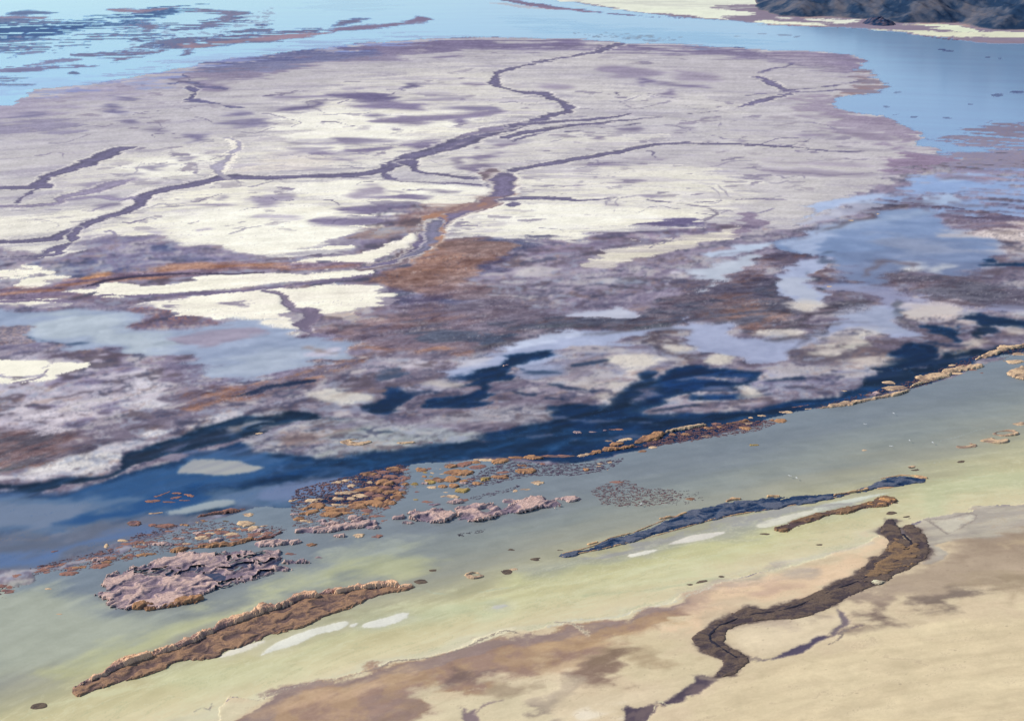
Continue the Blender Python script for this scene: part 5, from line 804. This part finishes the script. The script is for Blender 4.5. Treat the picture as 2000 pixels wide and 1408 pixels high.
patch('creek_bed', PT('1764,1044,5 1776,1056,6 1784,1070,7 1776,1084,6 1755,1094,5 1730,1106,5 1705,1120,6 1680,1134,4 1640,1148,4 1600,1165,4 1560,1182,3 1520,1194,3 1480,1198,3 1440,1208,4 1405,1222,5 1386,1240,6 1388,1252,6 1415,1270,5 1438,1284,5', False), 'S', .12, parent=o, origin=(OX, OY), seed=8, line=True, zbase=.32, blades=False, rag=.4, tones=((34, 38, 52), (52, 50, 62)))
patch('wrack_patch', PT('1696,1134 1712,1132 1726,1137 1718,1142 1704,1140', False), 'T', .3, parent=o, origin=(OX, OY), seed=2, zbase=.4, tones=((206, 204, 176), (170, 160, 140)))
PA = '801,1006 799,998 812,993 830,994 850,989 865,987 872,994 886,1001 883,1010 870,1017 850,1020 825,1019 808,1014'
PB = '889,1011 898,1005 890,997 895,986 915,982 935,980 946,985 962,981 975,987 1000,983 1018,974 1040,966 1060,967 1090,974 1099,981 1080,988 1050,990 1020,999 980,1004 950,1012 925,1017 900,1016'
island('reed_island', PA, 'P', 'shaggy pinkish reed island, left of the two side by side in mid lagoon', 'reed island', hmax=2.0, step=1.0, lump=1.2, rag=1.8)
island('reed_island', PB, 'P', 'long shaggy pinkish reed island pointing right in mid lagoon', 'reed island', hmax=2.0, step=1.1, lump=1.2, rag=1.8, hole=PT('935,995 950,992 962,995 950,1000 938,1000', False))
island('reed_island', '576,1038 580,1031 600,1029 640,1026 670,1019 700,1015 730,1013 746,1016 725,1023 700,1028 680,1031 650,1037 620,1040 590,1041', 'P', 'long low pinkish reed island below the orange reed field', 'reed island', hmax=1.8, step=1.0)
island('reed_island', '1080,971 1095,968 1120,965 1128,970 1136,972 1128,976 1112,979 1098,974', 'P', 'small pale reed islet off the right end of the long pinkish island', 'reed island', hmax=1.4)
island('reed_island', '496,1062 505,1055 540,1051 570,1049 585,1050 588,1056 560,1062 530,1066 505,1067', 'P', 'flat pale pink reed islet above the large mottled island', 'reed island', hmax=1.6)
# embankment of reeds along the far side of the lagoon
BANK = [('1176,879 1180,872 1200,871 1222,867 1236,864 1237,868 1215,873 1192,879', 'O'), ('1236,862 1242,855 1265,848 1284,841 1297,843 1290,849 1283,856 1262,861 1245,865', 'O'), ('1300,842 1320,835 1345,829 1372,824 1375,828 1350,833 1325,839 1303,843', 'T'),
 ('1415,826 1430,820 1455,815 1464,819 1450,824 1425,828', 'O'), ('1600,796 1640,784 1690,777 1730,769 1765,760 1776,757 1768,764 1735,773 1700,780 1660,790 1620,796', 'T'), ('1790,733 1830,725 1856,721 1858,730 1835,738 1800,748 1780,755 1796,743', 'T'),
 ('1840,723 1870,715 1900,710 1918,710 1912,716 1880,723 1850,727', 'T'), ('1905,702 1922,691 1945,680 1960,671 1980,673 2004,666 2004,674 1975,679 1955,685 1940,693 1920,700', 'T'), ('1966,726 1975,719 2004,713 2004,740 1985,738 1970,731', 'T'), ('385,1009 420,998 450,991 478,987 480,990 450,997 410,1005 390,1009', 'R'), ('333,1075 345,1068 370,1063 388,1062 392,1066 370,1071 350,1077 338,1078', 'O'), ('385,1066 405,1060 425,1056 450,1057 470,1051 492,1045 496,1049 470,1060 440,1066 400,1068', 'O'), ('494,1050 512,1044 530,1038 552,1034 545,1042 520,1050 500,1054', 'R')]
BL = ['short straw clump chain at the left of the far lagoon bank', 'thick orange reed mound where the tan bank begins', 'thin pale reed ridge running along the dark blue marsh', 'smooth orange reed ridge standing alone in grey water', 'long thin straw reed ridge on the right far bank', 'double straw reed ridge behind the grey lagoon at right', 'smooth straw reed ridge rising toward the upper right bank', 'bright tan reed ridge meeting the right edge of the picture', 'broad straw reed island cut by the right edge', 'narrow rust reed ridge under the pale ringed pond at left', 'orange reed bar at the left lagoon edge', 'orange and rust reed bar continuing the left lagoon edge', 'rust reed bar near the flat pale pink islet']
for (s, kd), lb in zip(BANK, BL): island('reed_ridge', s, kd, lb, 'reed ridge', 'reed ridges along the lagoon banks', hmax=1.5)
RINGS = [(1886, 868, 21, 7.5, (1883, 867, 13, 3.6), 'T', 'tan reed ring holding a small grey pool at right'), (1966, 844, 26, 7, (1962, 845, 17, 3), 'T', 'upper pale reed ring near the right edge'), (1946, 859, 28, 6, (1950, 857, 10, 1.8), 'T', 'lower peach reed ring near the right edge'),
 (926, 1122, 19, 7, (928, 1121, 9, 2.6), 'T', 'straw reed ring with a dark heart in the green lagoon'), (694, 863, 31, 7.5, (700, 861, 16, 2.0), 'T', 'oval tan reed ring on the grey mud shoal'), (994, 976, 14, 5.5, (995, 975, 5, 1.2), 'P', 'pink reed ring behind the long pinkish island'), (792, 862, 18, 5.5, (789, 862, 8, 1.4), 'T', 'small tan reed ring on the grey mud shoal')]
for cx, cy, rx, ry, hl, kd, lb in RINGS: island('reed_ring', ell(cx, cy, rx, ry), kd, lb, 'reed ring', hmax=1.1, hole=ell(*hl), step=.9, edge=2.5, rag=.3)
# reed clumps: kind,cx,cy,rx,ry[,tilt]
FIELD = {
 'orange': ('orange reed field', (575, 910, 800, 1025), '''O,720,923,16,6.5 R,747,920,13,3,-.1 O,771,914,14,5.5 R,789,915,10,3 R,733,928,15,4 R,762,929,14,4.5 R,789,932,11,5 O,752,940,19,6 R,773,937,13,5 O,790,942,8,5 T,689,933,17,2.2,-.25 T,663,940,13,3,-.1 R,638,945,9,2.5,-.2 T,722,940,8,2.5 T,694,938,7,2 T,686,946,10,3 O,716,953,25,4,-.15 T,687,958,21,3,-.08 O,733,954,17,7 R,747,950,15,6 O,763,957,17,5,-.15 R,780,951,11,3 O,780,959,13,5 O,776,970,12,7 R,742,966,13,4 O,739,971,13,4 R,722,963,11,5 T,703,965,15,4 T,686,971,10,3 T,661,972,12,4 T,667,961,15,3.2 R,651,967,10,3 T,609,975,12,4 T,622,973,11,2.5,-.1 T,572,975,9,2,-.2 R,591,978,9,1.6 O,620,985,16,7.5 O,594,990,14,5,-.15 O,603,998,17,5,-.3 O,586,1009,12,6,-.2 T,598,1016,13,3.5 O,643,990,11,3.2 T,655,984,9,3.5 T,669,984,11,3 O,697,987,19,7.5 O,707,978,23,3.2,-.1 O,729,980,17,7 O,746,984,15,6 O,760,978,11,6 R,755,989,8,3 O,664,994,28,5.5 O,651,1003,17,6.5 O,634,1002,10,5.5 O,674,1000,17,3.2 O,712,1001,9,3 R,720,996,15,4 P,577,1002,9,2.6 P,643,1020,19,5.5 P,628,1015,10,3.5 P,694,1010,15,6 P,703,1016,17,3.4 P,725,1027,15,5 R,751,1015,9,2.2,-.2 R,736,1006,15,3'''),
 'mustard': ('mid lagoon clumps', (800, 890, 1050, 985), '''Y,810,943,7.5,4.5 T,810,949,5.5,2 O,825,916,12,5 R,838,914,7,2.5 Y,830,921,6,2 T,844,922,5,2 T,857,914,5,1.6 T,849,926,4,1.1 T,863,924,5,1.2 Y,823,933,7,2.6 O,829,929,5,3 Y,842,929,5,2.2 O,857,934,16,6.5 O,838,936,9,3 O,881,934,13,6.5 T,902,929,13,3.2 O,896,921,28,6.5 Y,842,940,9,4 P,829,942,7,3 T,846,950,10,3 O,866,948,8.5,4.5 O,887,947,10,5.5 O,905,937,9,4 P,906,941,8,3 R,918,934,8,2.5 O,932,942,10.5,4 Y,902,956,13,6 Y,946,933,9,6 O,978,929,16,6.5 R,983,921,13,3 O,879,907,13,6 R,905,905,15,5.5,-.2 O,928,900,11,4 T,931,896,7,1.6 T,950,896,14,3 O,975,899,16,5.5,-.1 O,985,895,11,3.5 O,1009,892,14,5 R,933,911,19,5,-.15 O,1022,907,10,4.5 O,1027,918,19,6.5 R,811,959,8.5,3 S,827,967,7,1.6 Y,813,974,6,2 R,832,978,13,2.5 P,849,982,15,5 T,879,968,16,4.5 P,887,977,15,5.5 R,907,974,10,4 T,872,960,5,1.6 T,1006,957,5.5,3 T,1024,954,12,3.6,-.12 P,778,1007,13,7.5 P,798,1018,11,4.5 S,787,990,5,2.5 P,664,1044,12,4.5 T,702,1044,10.5,4.5 R,736,1045,10.5,4.5'''),
 'bank': ('far lagoon bank', (1020, 740, 1600, 960), '''O,1042,891,18,5 R,1090,889,30,2.6 T,1140,887,12,3.2,-.2 O,1162,881,12,4.2,-.25 O,1203,865,13,4,-.15 T,1220,857,14,2,-.2 T,1188,859,6,2 T,1275,872,9,3 O,1256,879,9.5,4 S,1263,905,4.5,1.6 S,1269,898,3,1 R,1060,904,10,3.2 O,1147,916,6.5,4 T,1171,904,6,2 T,1190,900,7,3 T,1190,916,8,3 T,1170,909,6,1.6 T,1048,940,13,4.5 R,1204,940,13,2.8 P,1128,842,9,3.2,.12 P,1158,841,9,2 P,1182,838,5,2.4 R,1205,837,13,1.6 O,1313,847,7,3.4 O,1338,846,7,3.2 T,1378,850,10,2.6 O,1384,834,9,3 O,1405,831,7,3 R,1399,826,10,2 T,1461,825,7.5,2.6 O,1455,834,12,3.6,.15 O,1525,820,11,4.2 O,1507,819,4.5,2.8 Y,1472,867,10,3.6 T,1466,814,4.5,1.6 T,1489,810,8,2 T,1537,803,13,3 R,1564,791,17,1.8,-.15 T,1579,797,7,1.5,-.1 T,1568,776,4.5,1.7 O,1348,972,9.5,4 T,1174,681,7,2.6 P,989,711,6,2,-.3'''),
 'east': ('upper right bank', (1600, 640, 2004, 800), '''T,1640,761,14,3,.12 T,1738,746,12,3.2 T,1750,756,23,5.5 P,1704,768,15,5 T,1870,728,10,3 T,1860,712,7,2 T,1932,705,7,2 T,1962,703,9,3 T,1982,705,15,5 R,1900,722,9,2 R,1916,727,6,1.6 T,1968,697,10,2.5 T,1990,690,12,3.5 R,1880,712,10,2 T,1612,553,5,1.6 T,1619,558,7,2 T,1640,572,9,2 T,1598,544,4,1.4 T,1712,417,6,1.5 T,1661,430,6,1.4'''),
 'west': ('rusty left marsh', (0, 955, 560, 1170), '''R,297,976,14,3,-.06 R,318,963,15,2,-.3 R,330,978,13,2 R,342,970,11,2.2,-.15 R,360,975,10,1.6 R,369,965,8,2.2,.3 R,345,961,8,2 T,304,1000,13,1.8,-.08 R,262,1019,12,6.5 R,321,1024,18,5.5 R,297,1023,10,3 O,363,1023,8.5,4 T,383,1018,7,4.5 O,397,1015,7.5,3 K,422,1009,6,2.6 K,443,1008,8,2 K,424,1020,8,2 K,442,1016,10,3 T,483,1003,13,4 T,480,1020,16,6.5 T,465,1032,8,3 T,495,1030,11,6.5,-.2 T,519,1025,11,2,-.1 T,426,1030,11,4 R,379,1031,12,3.4 P,387,1039,9,3 R,436,1039,15,4.4 T,397,1048,17,5 P,324,1060,18,5 R,310,1045,9,2 R,289,1042,9,2.6 T,283,1060,5.5,2 O,285,1081,18,4,-.1 O,246,1088,13,5 R,135,1118,17,5,-.12 T,150,1108,17,2.6,-.2 R,195,1103,19,4.5,-.15 O,208,1096,12,4.2,-.1 R,30,1124,16,4,-.3 R,10,1140,18,4.5,-.25 R,17,1155,10,3.6,-.2 R,6,1166,9,3.2 R,68,1114,18,3,-.2 T,208,1064,4,4.5 T,262,1065,7,2.2,-.3 T,240,1054,9,3 R,258,1052,7,2.4 R,275,1043,7,3,-.3 R,107,1074,7,2,-.2 R,350,1050,14,3 R,360,1038,12,2.6 R,300,1050,14,3,-.1 R,336,1036,12,2.6 R,455,1046,16,3.4,-.1 R,500,1040,14,3 T,410,1040,10,2.4 R,230,1075,14,3,-.2 R,180,1090,18,3.4,-.2 R,120,1100,16,3,-.2 R,90,1106,14,3,-.2'''),
 'islets': ('open green lagoon', (30, 860, 2004, 1400), '''K,846,1112,9.5,4 K,822,1133,15,6 K,999,1072,9.5,3.2 K,990,1115,13,5.5 T,1003,1109,10,3.2,-.1 K,1048,1090,12.5,4.6 K,1094,1073,9.5,3.4 K,1348,1140,8.5,3.4 K,1377,1132,21,4,-.22 K,1408,1124,8,3.2 K,1338,1149,5,1.8 K,1183,1189,4.5,1.6 K,75,1376,18,8,-.12 T,95,1148,8,2.2 T,116,1197,7,1.8 P,541,1057,42,7 O,608,1062,12.5,4.8 R,567,1080,11.5,4 P,578,1094,26,6.5 P,549,1108,19,6.5 P,622,1086,7,3 T,1689,878,5.5,2 K,1787,913,15,6 T,1783,909,9,2.6 K,1876,900,10.5,3.8 S,1961,874,3.6,1.2 K,1966,961,13,4 K,1748,980,9,3 K,1741,1000,12,4.5 K,1746,1008,5,1.6 K,1775,1009,13,4 K,1494,1041,13,3 T,1990,825,14,4.5 K,1996,834,7,2 P,838,863,12,2.6 K,815,864,14,3,.05 K,1600,1062,9,3 K,1591,1064,5,1.8 K,1561,1060,4,1.6 K,1542,1069,3,1.4 K,1538,1074,3,1.2 K,1558,1077,5,1.4 K,1528,1086,6,1.5 K,1516,1091,4,1.5 K,1572,1073,4,1.4 K,1675,1037,4,1.4 K,1441,1116,4,1.4 K,950,1125,4,1.4 K,1908,1011,4,1.8 P,1636,659,5,1.6 T,520,863,6,2 T,506,845,10,2.2 T,606,847,14,3.4,-.06'''),
}
gq = np.random.RandomState(31); add_ = []
for k in range(110):
    x = gq.uniform(0, 545); y0_ = np.interp(x, [0, 60, 150, 260, 350, 450, 545], [1148, 1114, 1092, 1052, 1036, 1026, 1032]); y1_ = np.interp(x, [0, 60, 150, 260, 350, 450, 545], [1162, 1124, 1108, 1084, 1070, 1060, 1040]); y = gq.uniform(y0_, y1_); w_ = gq.uniform(5, 15)
    add_.append('%s,%.0f,%.0f,%.1f,%.1f,%.2f' % (gq.choice(list('RRRRPTO'), p=[.2, .2, .2, .15, .1, .1, .05]), x, y, w_, w_*gq.uniform(.2, .34), -gq.uniform(.05, .22)))
FIELD['west'] = FIELD['west'][:2]+(FIELD['west'][2]+' '+' '.join(add_),)
def sizeword(rx, ry):
    a = rx*ry
    return 'tiny' if a < 14 else 'small' if a < 34 else 'mid sized' if a < 80 else 'large'
def shapeword(rx, ry, t):
    r = rx/ry
    return ('rounded' if r < 2.4 else 'oval' if r < 3.6 else 'elongated' if r < 6 else 'thin') + (' slanting' if abs(t) > .14 else '')
NOUN = {'O': 'reed clump', 'Y': 'reed clump', 'R': 'sedge clump', 'P': 'reed clump', 'T': 'reed clump', 'K': 'mud islet', 'S': 'weed tuft'}
for f, (place, (x0, y0, x1, y1), txt) in FIELD.items():
    rec = []
    for t in txt.split():
        a = t.split(','); kd = a[0]; cx, cy, rx, ry = map(float, a[1:5]); rx *= 1.08 if f != 'islets' else 1; tl = float(a[5]) if len(a) > 5 else 0
        ph = ('left' if cx < x0+(x1-x0)/3 else 'right' if cx > x0+(x1-x0)*2/3 else 'middle'); pv = ('far' if cy < y0+(y1-y0)/3 else 'near' if cy > y0+(y1-y0)*2/3 else 'central')
        if pv == 'central' and ph == 'middle': pv = 'very'
        rec.append([kd, cx, cy, rx, ry, tl, '%s %s %s %s, %s %s of the %s' % (sizeword(rx, ry), shapeword(rx, ry, tl), KIND[kd][3], NOUN[kd], pv, ph, place)])
    for lb in set(r[6] for r in rec):                # alike in words: told apart by their order from the left
        same = sorted([r for r in rec if r[6] == lb], key=lambda r: r[1])
        if len(same) > 1:
            wd = ['leftmost']+['second', 'third', 'fourth', 'fifth', 'sixth', 'seventh', 'eighth', 'ninth', 'tenth', 'eleventh', 'twelfth'][:len(same)-2]+['rightmost']
            for r, w_ in zip(same, wd): r[6] = w_+' '+lb
    for kd, cx, cy, rx, ry, tl, lb in rec:
        hm = .7*KIND[kd][2]*min(1.35, max(.45, (ry/4.5))); nm = NOUN[kd].replace(' ', '_'); P0 = ell(cx, cy, rx, ry, tl)
        if rx*ry > 70: island(nm, P0, kd, lb, NOUN[kd], 'clumps of the '+place, hmax=hm, smooth=False)
        else:
            P1 = sink(P0, kd, hm); X, Y = ground(P1[:, 0].mean(), P1[:, 1].mean())
            o = patch(nm, P1, kd, hm, origin=(X, Y), seed=int(cx+cy) % 89)
            if o: o.location = (X, Y, 0); tag(o, lb, NOUN[kd], 'clumps of the '+place)
# stubble beds nobody could count
def stubble(name, s, n_, kind, label, tl=-.1, dens=None):
    n_ = int(n_*2.4); P = smooth_poly(PT(s, False)); x0, x1, y0, y1 = P[:, 0].min(), P[:, 0].max(), P[:, 1].min(), P[:, 1].max()
    u = R2.uniform(x0, x1, n_*3); v = R2.uniform(y0, y1, n_*3); X, Y = ground(u, v); a, b = conf(X, Y)
    ok = (sd_poly(u, v, P, 2.4)+perlin(a/9, b/9, 3)*5 > 0) & (perlin(a/14, b/6, 8)+.5*perlin(a/5, b/3, 9) > -.05); X, Y, v, u = X[ok][:n_], Y[ok][:n_], v[ok][:n_], u[ok][:n_]
    n_ = len(X); p = px_at(v); L_ = p*R2.uniform(.9, 4.2, n_)*R2.uniform(.4, 1, n_); Wd = p*R2.uniform(.4, 1.1, n_); H = R2.uniform(.08, .28, n_); an = R2.normal(.35, .3, n_)
    ca, sa = np.cos(an), np.sin(an); cos_, vs_ = [], []
    for (sx, sy, z) in ((-1, 0, -.35), (0, -1, -.35), (1, 0, -.35), (0, 1, -.35), (-.35, 0, 1), (.4, 0, .8)):
        dx = sx*L_; dy = sy*Wd; cos_.append(np.stack([X+dx*ca-dy*sa, Y+dx*sa+dy*ca, np.where(z < 0, -.4, H*z-.3)], -1))
    co_ = np.stack(cos_, 1).reshape(-1, 3); b_ = np.arange(n_)[:, None]*6
    F = np.concatenate([b_+np.array(t) for t in ((0, 1, 4), (1, 5, 4), (1, 2, 5), (2, 3, 5), (3, 4, 5), (3, 0, 4))])
    ta, tb = KIND[kind][0], KIND[kind][1]; w = R2.rand(n_)[:, None]; c = alb(np.array(ta)*w+np.array(tb)*(1-w)); c = np.repeat(c, 6, 0)
    o = mk_mesh(name, co_, F, REED, c, None, smooth=False); tag(o, label, 'reed stubble', kind='stuff')
KIND['D'] = ((112, 98, 116), (72, 68, 92), .4, ''); KIND['E'] = ((140, 106, 104), (84, 76, 96), .4, '')
stubble('reed_stubble', '898,948 930,925 960,910 1000,902 1060,902 1130,905 1200,896 1218,894 1208,905 1170,920 1110,928 1050,928 1000,936 940,948', 2600, 'D', 'dark mauve reed stubble around the orange clumps in mid lagoon')
stubble('reed_stubble', '1155,958 1180,945 1215,937 1240,943 1262,952 1310,955 1335,968 1290,984 1220,988 1180,984 1165,970', 900, 'E', 'loose dark reed stubble floating alone in grey water')
stubble('reed_stubble', '1300,955 1360,960 1375,975 1330,985 1290,978', 60, 'D', 'sparse dark specks of stubble right of the loose bed')
stubble('reed_stubble', '1236,872 1290,856 1330,842 1400,828 1470,822 1512,820 1500,834 1450,846 1390,854 1330,864 1280,870', 2400, 'E', 'mauve and rust reed stubble along the far lagoon bank')
stubble('reed_stubble', '920,970 980,955 1010,947 1012,952 970,964 930,974', 200, 'D', 'thin dark streak of stubble above the pink ring')
stubble('reed_stubble', '895,1042 925,1036 945,1032 946,1036 915,1044 900,1047', 60, 'S', 'short dark streak of stubble in open green water')
stubble('reed_stubble', '0,1148 30,1122 70,1106 120,1092 180,1078 240,1058 270,1040 330,1028 400,1016 470,1022 550,1028 552,1040 480,1056 400,1064 330,1077 260,1090 200,1106 150,1114 90,1116 40,1142 0,1162', 4200, 'E', 'tangled mauve and rust stubble of the left lagoon edge')
stubble('reed_stubble', '575,960 640,938 700,925 770,908 800,912 798,960 770,985 730,1010 700,1030 620,1040 575,1030', 2200, 'E', 'dark stubble between the crowded orange clumps')
stubble('reed_stubble', '1590,795 1680,770 1750,752 1830,722 1920,690 2000,665 2000,690 1920,712 1860,735 1770,762 1700,778 1620,796', 1800, 'E', 'rust stubble under the tan ridges of the right far bank')
# hills beyond the lake
def hills():
    xs_ = np.concatenate([np.arange(430, 1500, 3.0), np.arange(1500, 6000, 40.0)]); ys_ = np.concatenate([np.arange(3080, 3900, 3.2), np.arange(3900, 7600, 40.0)])
    X, Y = np.meshgrid(xs_, ys_); foot = [(1474, 15), (1500, 25), (1522, 32), (1570, 34), (1605, 33), (1650, 36), (1690, 38), (1760, 46), (1800, 46), (1870, 45), (1895, 51), (1935, 59), (2010, 59), (2500, 66)]
    F = [ground(u, v) for u, v in foot]; F = F+[(6500, 3000), (6500, 9000), (1400, 9000)]; P = np.array(F, float)
    sd = sd_poly(X, Y, P, 1.0) + 9*fbm(X, Y, 60, 3, 5)
    gx_ = X*.8+Y*.35                                    # gullies run down to the left
    rid = 1-np.abs(fbm(gx_, Y*.25+X*.1, 110, 5, 15)); r2 = 1-np.abs(fbm(gx_, Y*.4, 44, 4, 25)); lmp = fbm(X, Y, 16, 3, 33)
    d = np.clip(sd, 0, None); rise = np.minimum(d, 600)*.34+np.clip(d-600, 0, 900)*.2
    z = np.where(sd > 0, rise*(.55+.6*rid) + np.minimum(d, 60)*.13*(r2-.5) + np.minimum(d, 12)*.03*(lmp+.3), -2)
    n1 = unit(fbm(X, Y*.7, 70, 5, 71)); n2 = unit(fbm(X, Y, 18, 4, 77)); w1 = sstep(-1.2, 1.1, n1+.3*n2)[..., None]; w2 = sstep(.5, 1.9, n2-.5*n1+.7*(r2-.6))[..., None]
    c = np.array((84, 90, 108))*(1-w1)+np.array((34, 56, 86))*w1; c = c*(1-w2*.4)+np.array((118, 110, 114))*w2*.4
    lo = sstep(-6, 8, d)[..., None]; c = c*lo+np.array((160, 136, 134))*(1-lo)
    ids = np.arange(X.size).reshape(X.shape); q = np.stack([ids[:-1, :-1], ids[:-1, 1:], ids[1:, 1:], ids[1:, :-1]], -1).reshape(-1, 4); kk = (sd > -15).ravel(); q = q[kk[q].all(1)]
    us_, inv = np.unique(q, return_inverse=True); o = mk_mesh('hills', np.stack([X, Y, z], -1).reshape(-1, 3)[us_], inv.reshape(-1, 4), REED, alb(c.reshape(-1, 3)[us_])); o['kind'] = 'structure'
    # the low knoll at their foot
    P = np.array(smooth_poly(PT('1690,47 1700,42 1715,38 1730,40 1745,45 1735,48 1700,49', False)), float)
    cx, cy = ground(1716, 46.5); gx, gy = np.meshgrid(np.arange(-60, 60, 1.5), np.arange(-90, 90, 1.5)); rr = np.sqrt((gx/34)**2+(gy/60)**2)+.12*perlin(gx/14, gy/20, 4)
    z = np.clip(1-rr, 0, 1)**.8*15*(1+.35*perlin(gx/11, gy/11, 6)+.2*perlin(gx/5, gy/5, 7)); z = np.where(rr < 1, z, -1); ids = np.arange(gx.size).reshape(gx.shape); q = np.stack([ids[:-1, :-1], ids[:-1, 1:], ids[1:, 1:], ids[1:, :-1]], -1).reshape(-1, 4); kk = (rr < 1.08).ravel(); q = q[kk[q].all(1)]
    us_, inv = np.unique(q, return_inverse=True); w = sstep(-.4, .4, perlin(gx/9, gy/9, 3))[..., None]; c = np.array((34, 56, 90))*w+np.array((84, 80, 100))*(1-w)
    o = mk_mesh('rocky_knoll', np.stack([gx, gy, z], -1).reshape(-1, 3)[us_], inv.reshape(-1, 4), REED, alb(c.reshape(-1, 3)[us_])); o.location = (cx, cy, 0); tag(o, 'low dark rocky knoll standing on the far shore below the hills', 'knoll')
hills()

# white birds over the lagoon
BM, N_, L_, B_ = new_mat('white_feathers'); B_.inputs['Base Color'].default_value = (.82, .82, .8, 1); B_.inputs['Roughness'].default_value = .8
def bird(u, v, ang, label, first=None):
    X, Y = ground(u, v, 1.0)
    if first is None:
        root = bpy.data.objects.new('bird', None); S.collection.objects.link(root)
        co_, fa = [], []; ns, nr = 9, 8               # body: tapered rings from bill to tail
        for i, (x, r) in enumerate(zip((-.55, -.42, -.25, -.05, .12, .26, .36, .46, .62), (.03, .09, .13, .14, .11, .06, .075, .05, .008))):
            for j in range(nr): t = 6.2832*j/nr; co_.append((x, r*math.cos(t), r*.85*math.sin(t)))
        for i in range(ns-1):
            for j in range(nr): fa.append((i*nr+j, i*nr+(j+1) % nr, (i+1)*nr+(j+1) % nr, (i+1)*nr+j))
        mk_mesh('body', co_, fa, BM, parent=root)
        for sg in (1, -1):
            w = [(.14, 0, .05), (-.2, 0, .04), (.2, .55*sg, .22), (-.16, .55*sg, .19), (.02, 1.15*sg, .12), (-.12, 1.1*sg, .10)]; th_ = [(x, y, z-.03) for x, y, z in w]
            f = [(0, 1, 3, 2), (2, 3, 5, 4), (6, 8, 9, 7), (8, 10, 11, 9), (0, 2, 8, 6), (2, 4, 10, 8), (1, 7, 9, 3), (3, 9, 11, 5), (4, 5, 11, 10)]
            mk_mesh('wing', w+th_, f, BM, parent=root)
    else:
        root = first.copy(); S.collection.objects.link(root)
        for ch in list(first.children): c = ch.copy(); S.collection.objects.link(c); c.parent = root
    root.location = (X, Y, 1.0); root.rotation_euler = (0, 0, ang); tag(root, label, 'bird', 'white birds over the lagoon'); return root
b0 = bird(1745.6, 807, .4, 'tiny white bird highest of those over the grey lagoon at right')
for u, v, a, lb in ((1689.6, 828, 1.2, 'tiny white bird left of the others over the grey lagoon'), (1776.6, 860, .1, 'tiny white bird nearest the left end of the thin wake line'), (1740.6, 871, 1.4, 'tiny white bird right of the small straw clump in open water'), (1822, 864, .3, 'tiny white bird at the head of the thin pale wake'), (1252, 984, 2.6, 'tiny white bird just below the loose dark stubble'), (1543, 929, .9, 'tiny white bird above the tail of the navy marsh strip'), (1556, 933, .2, 'tiny white bird above the navy marsh strip, right of its pair')): bird(u, v, a, lb, b0)
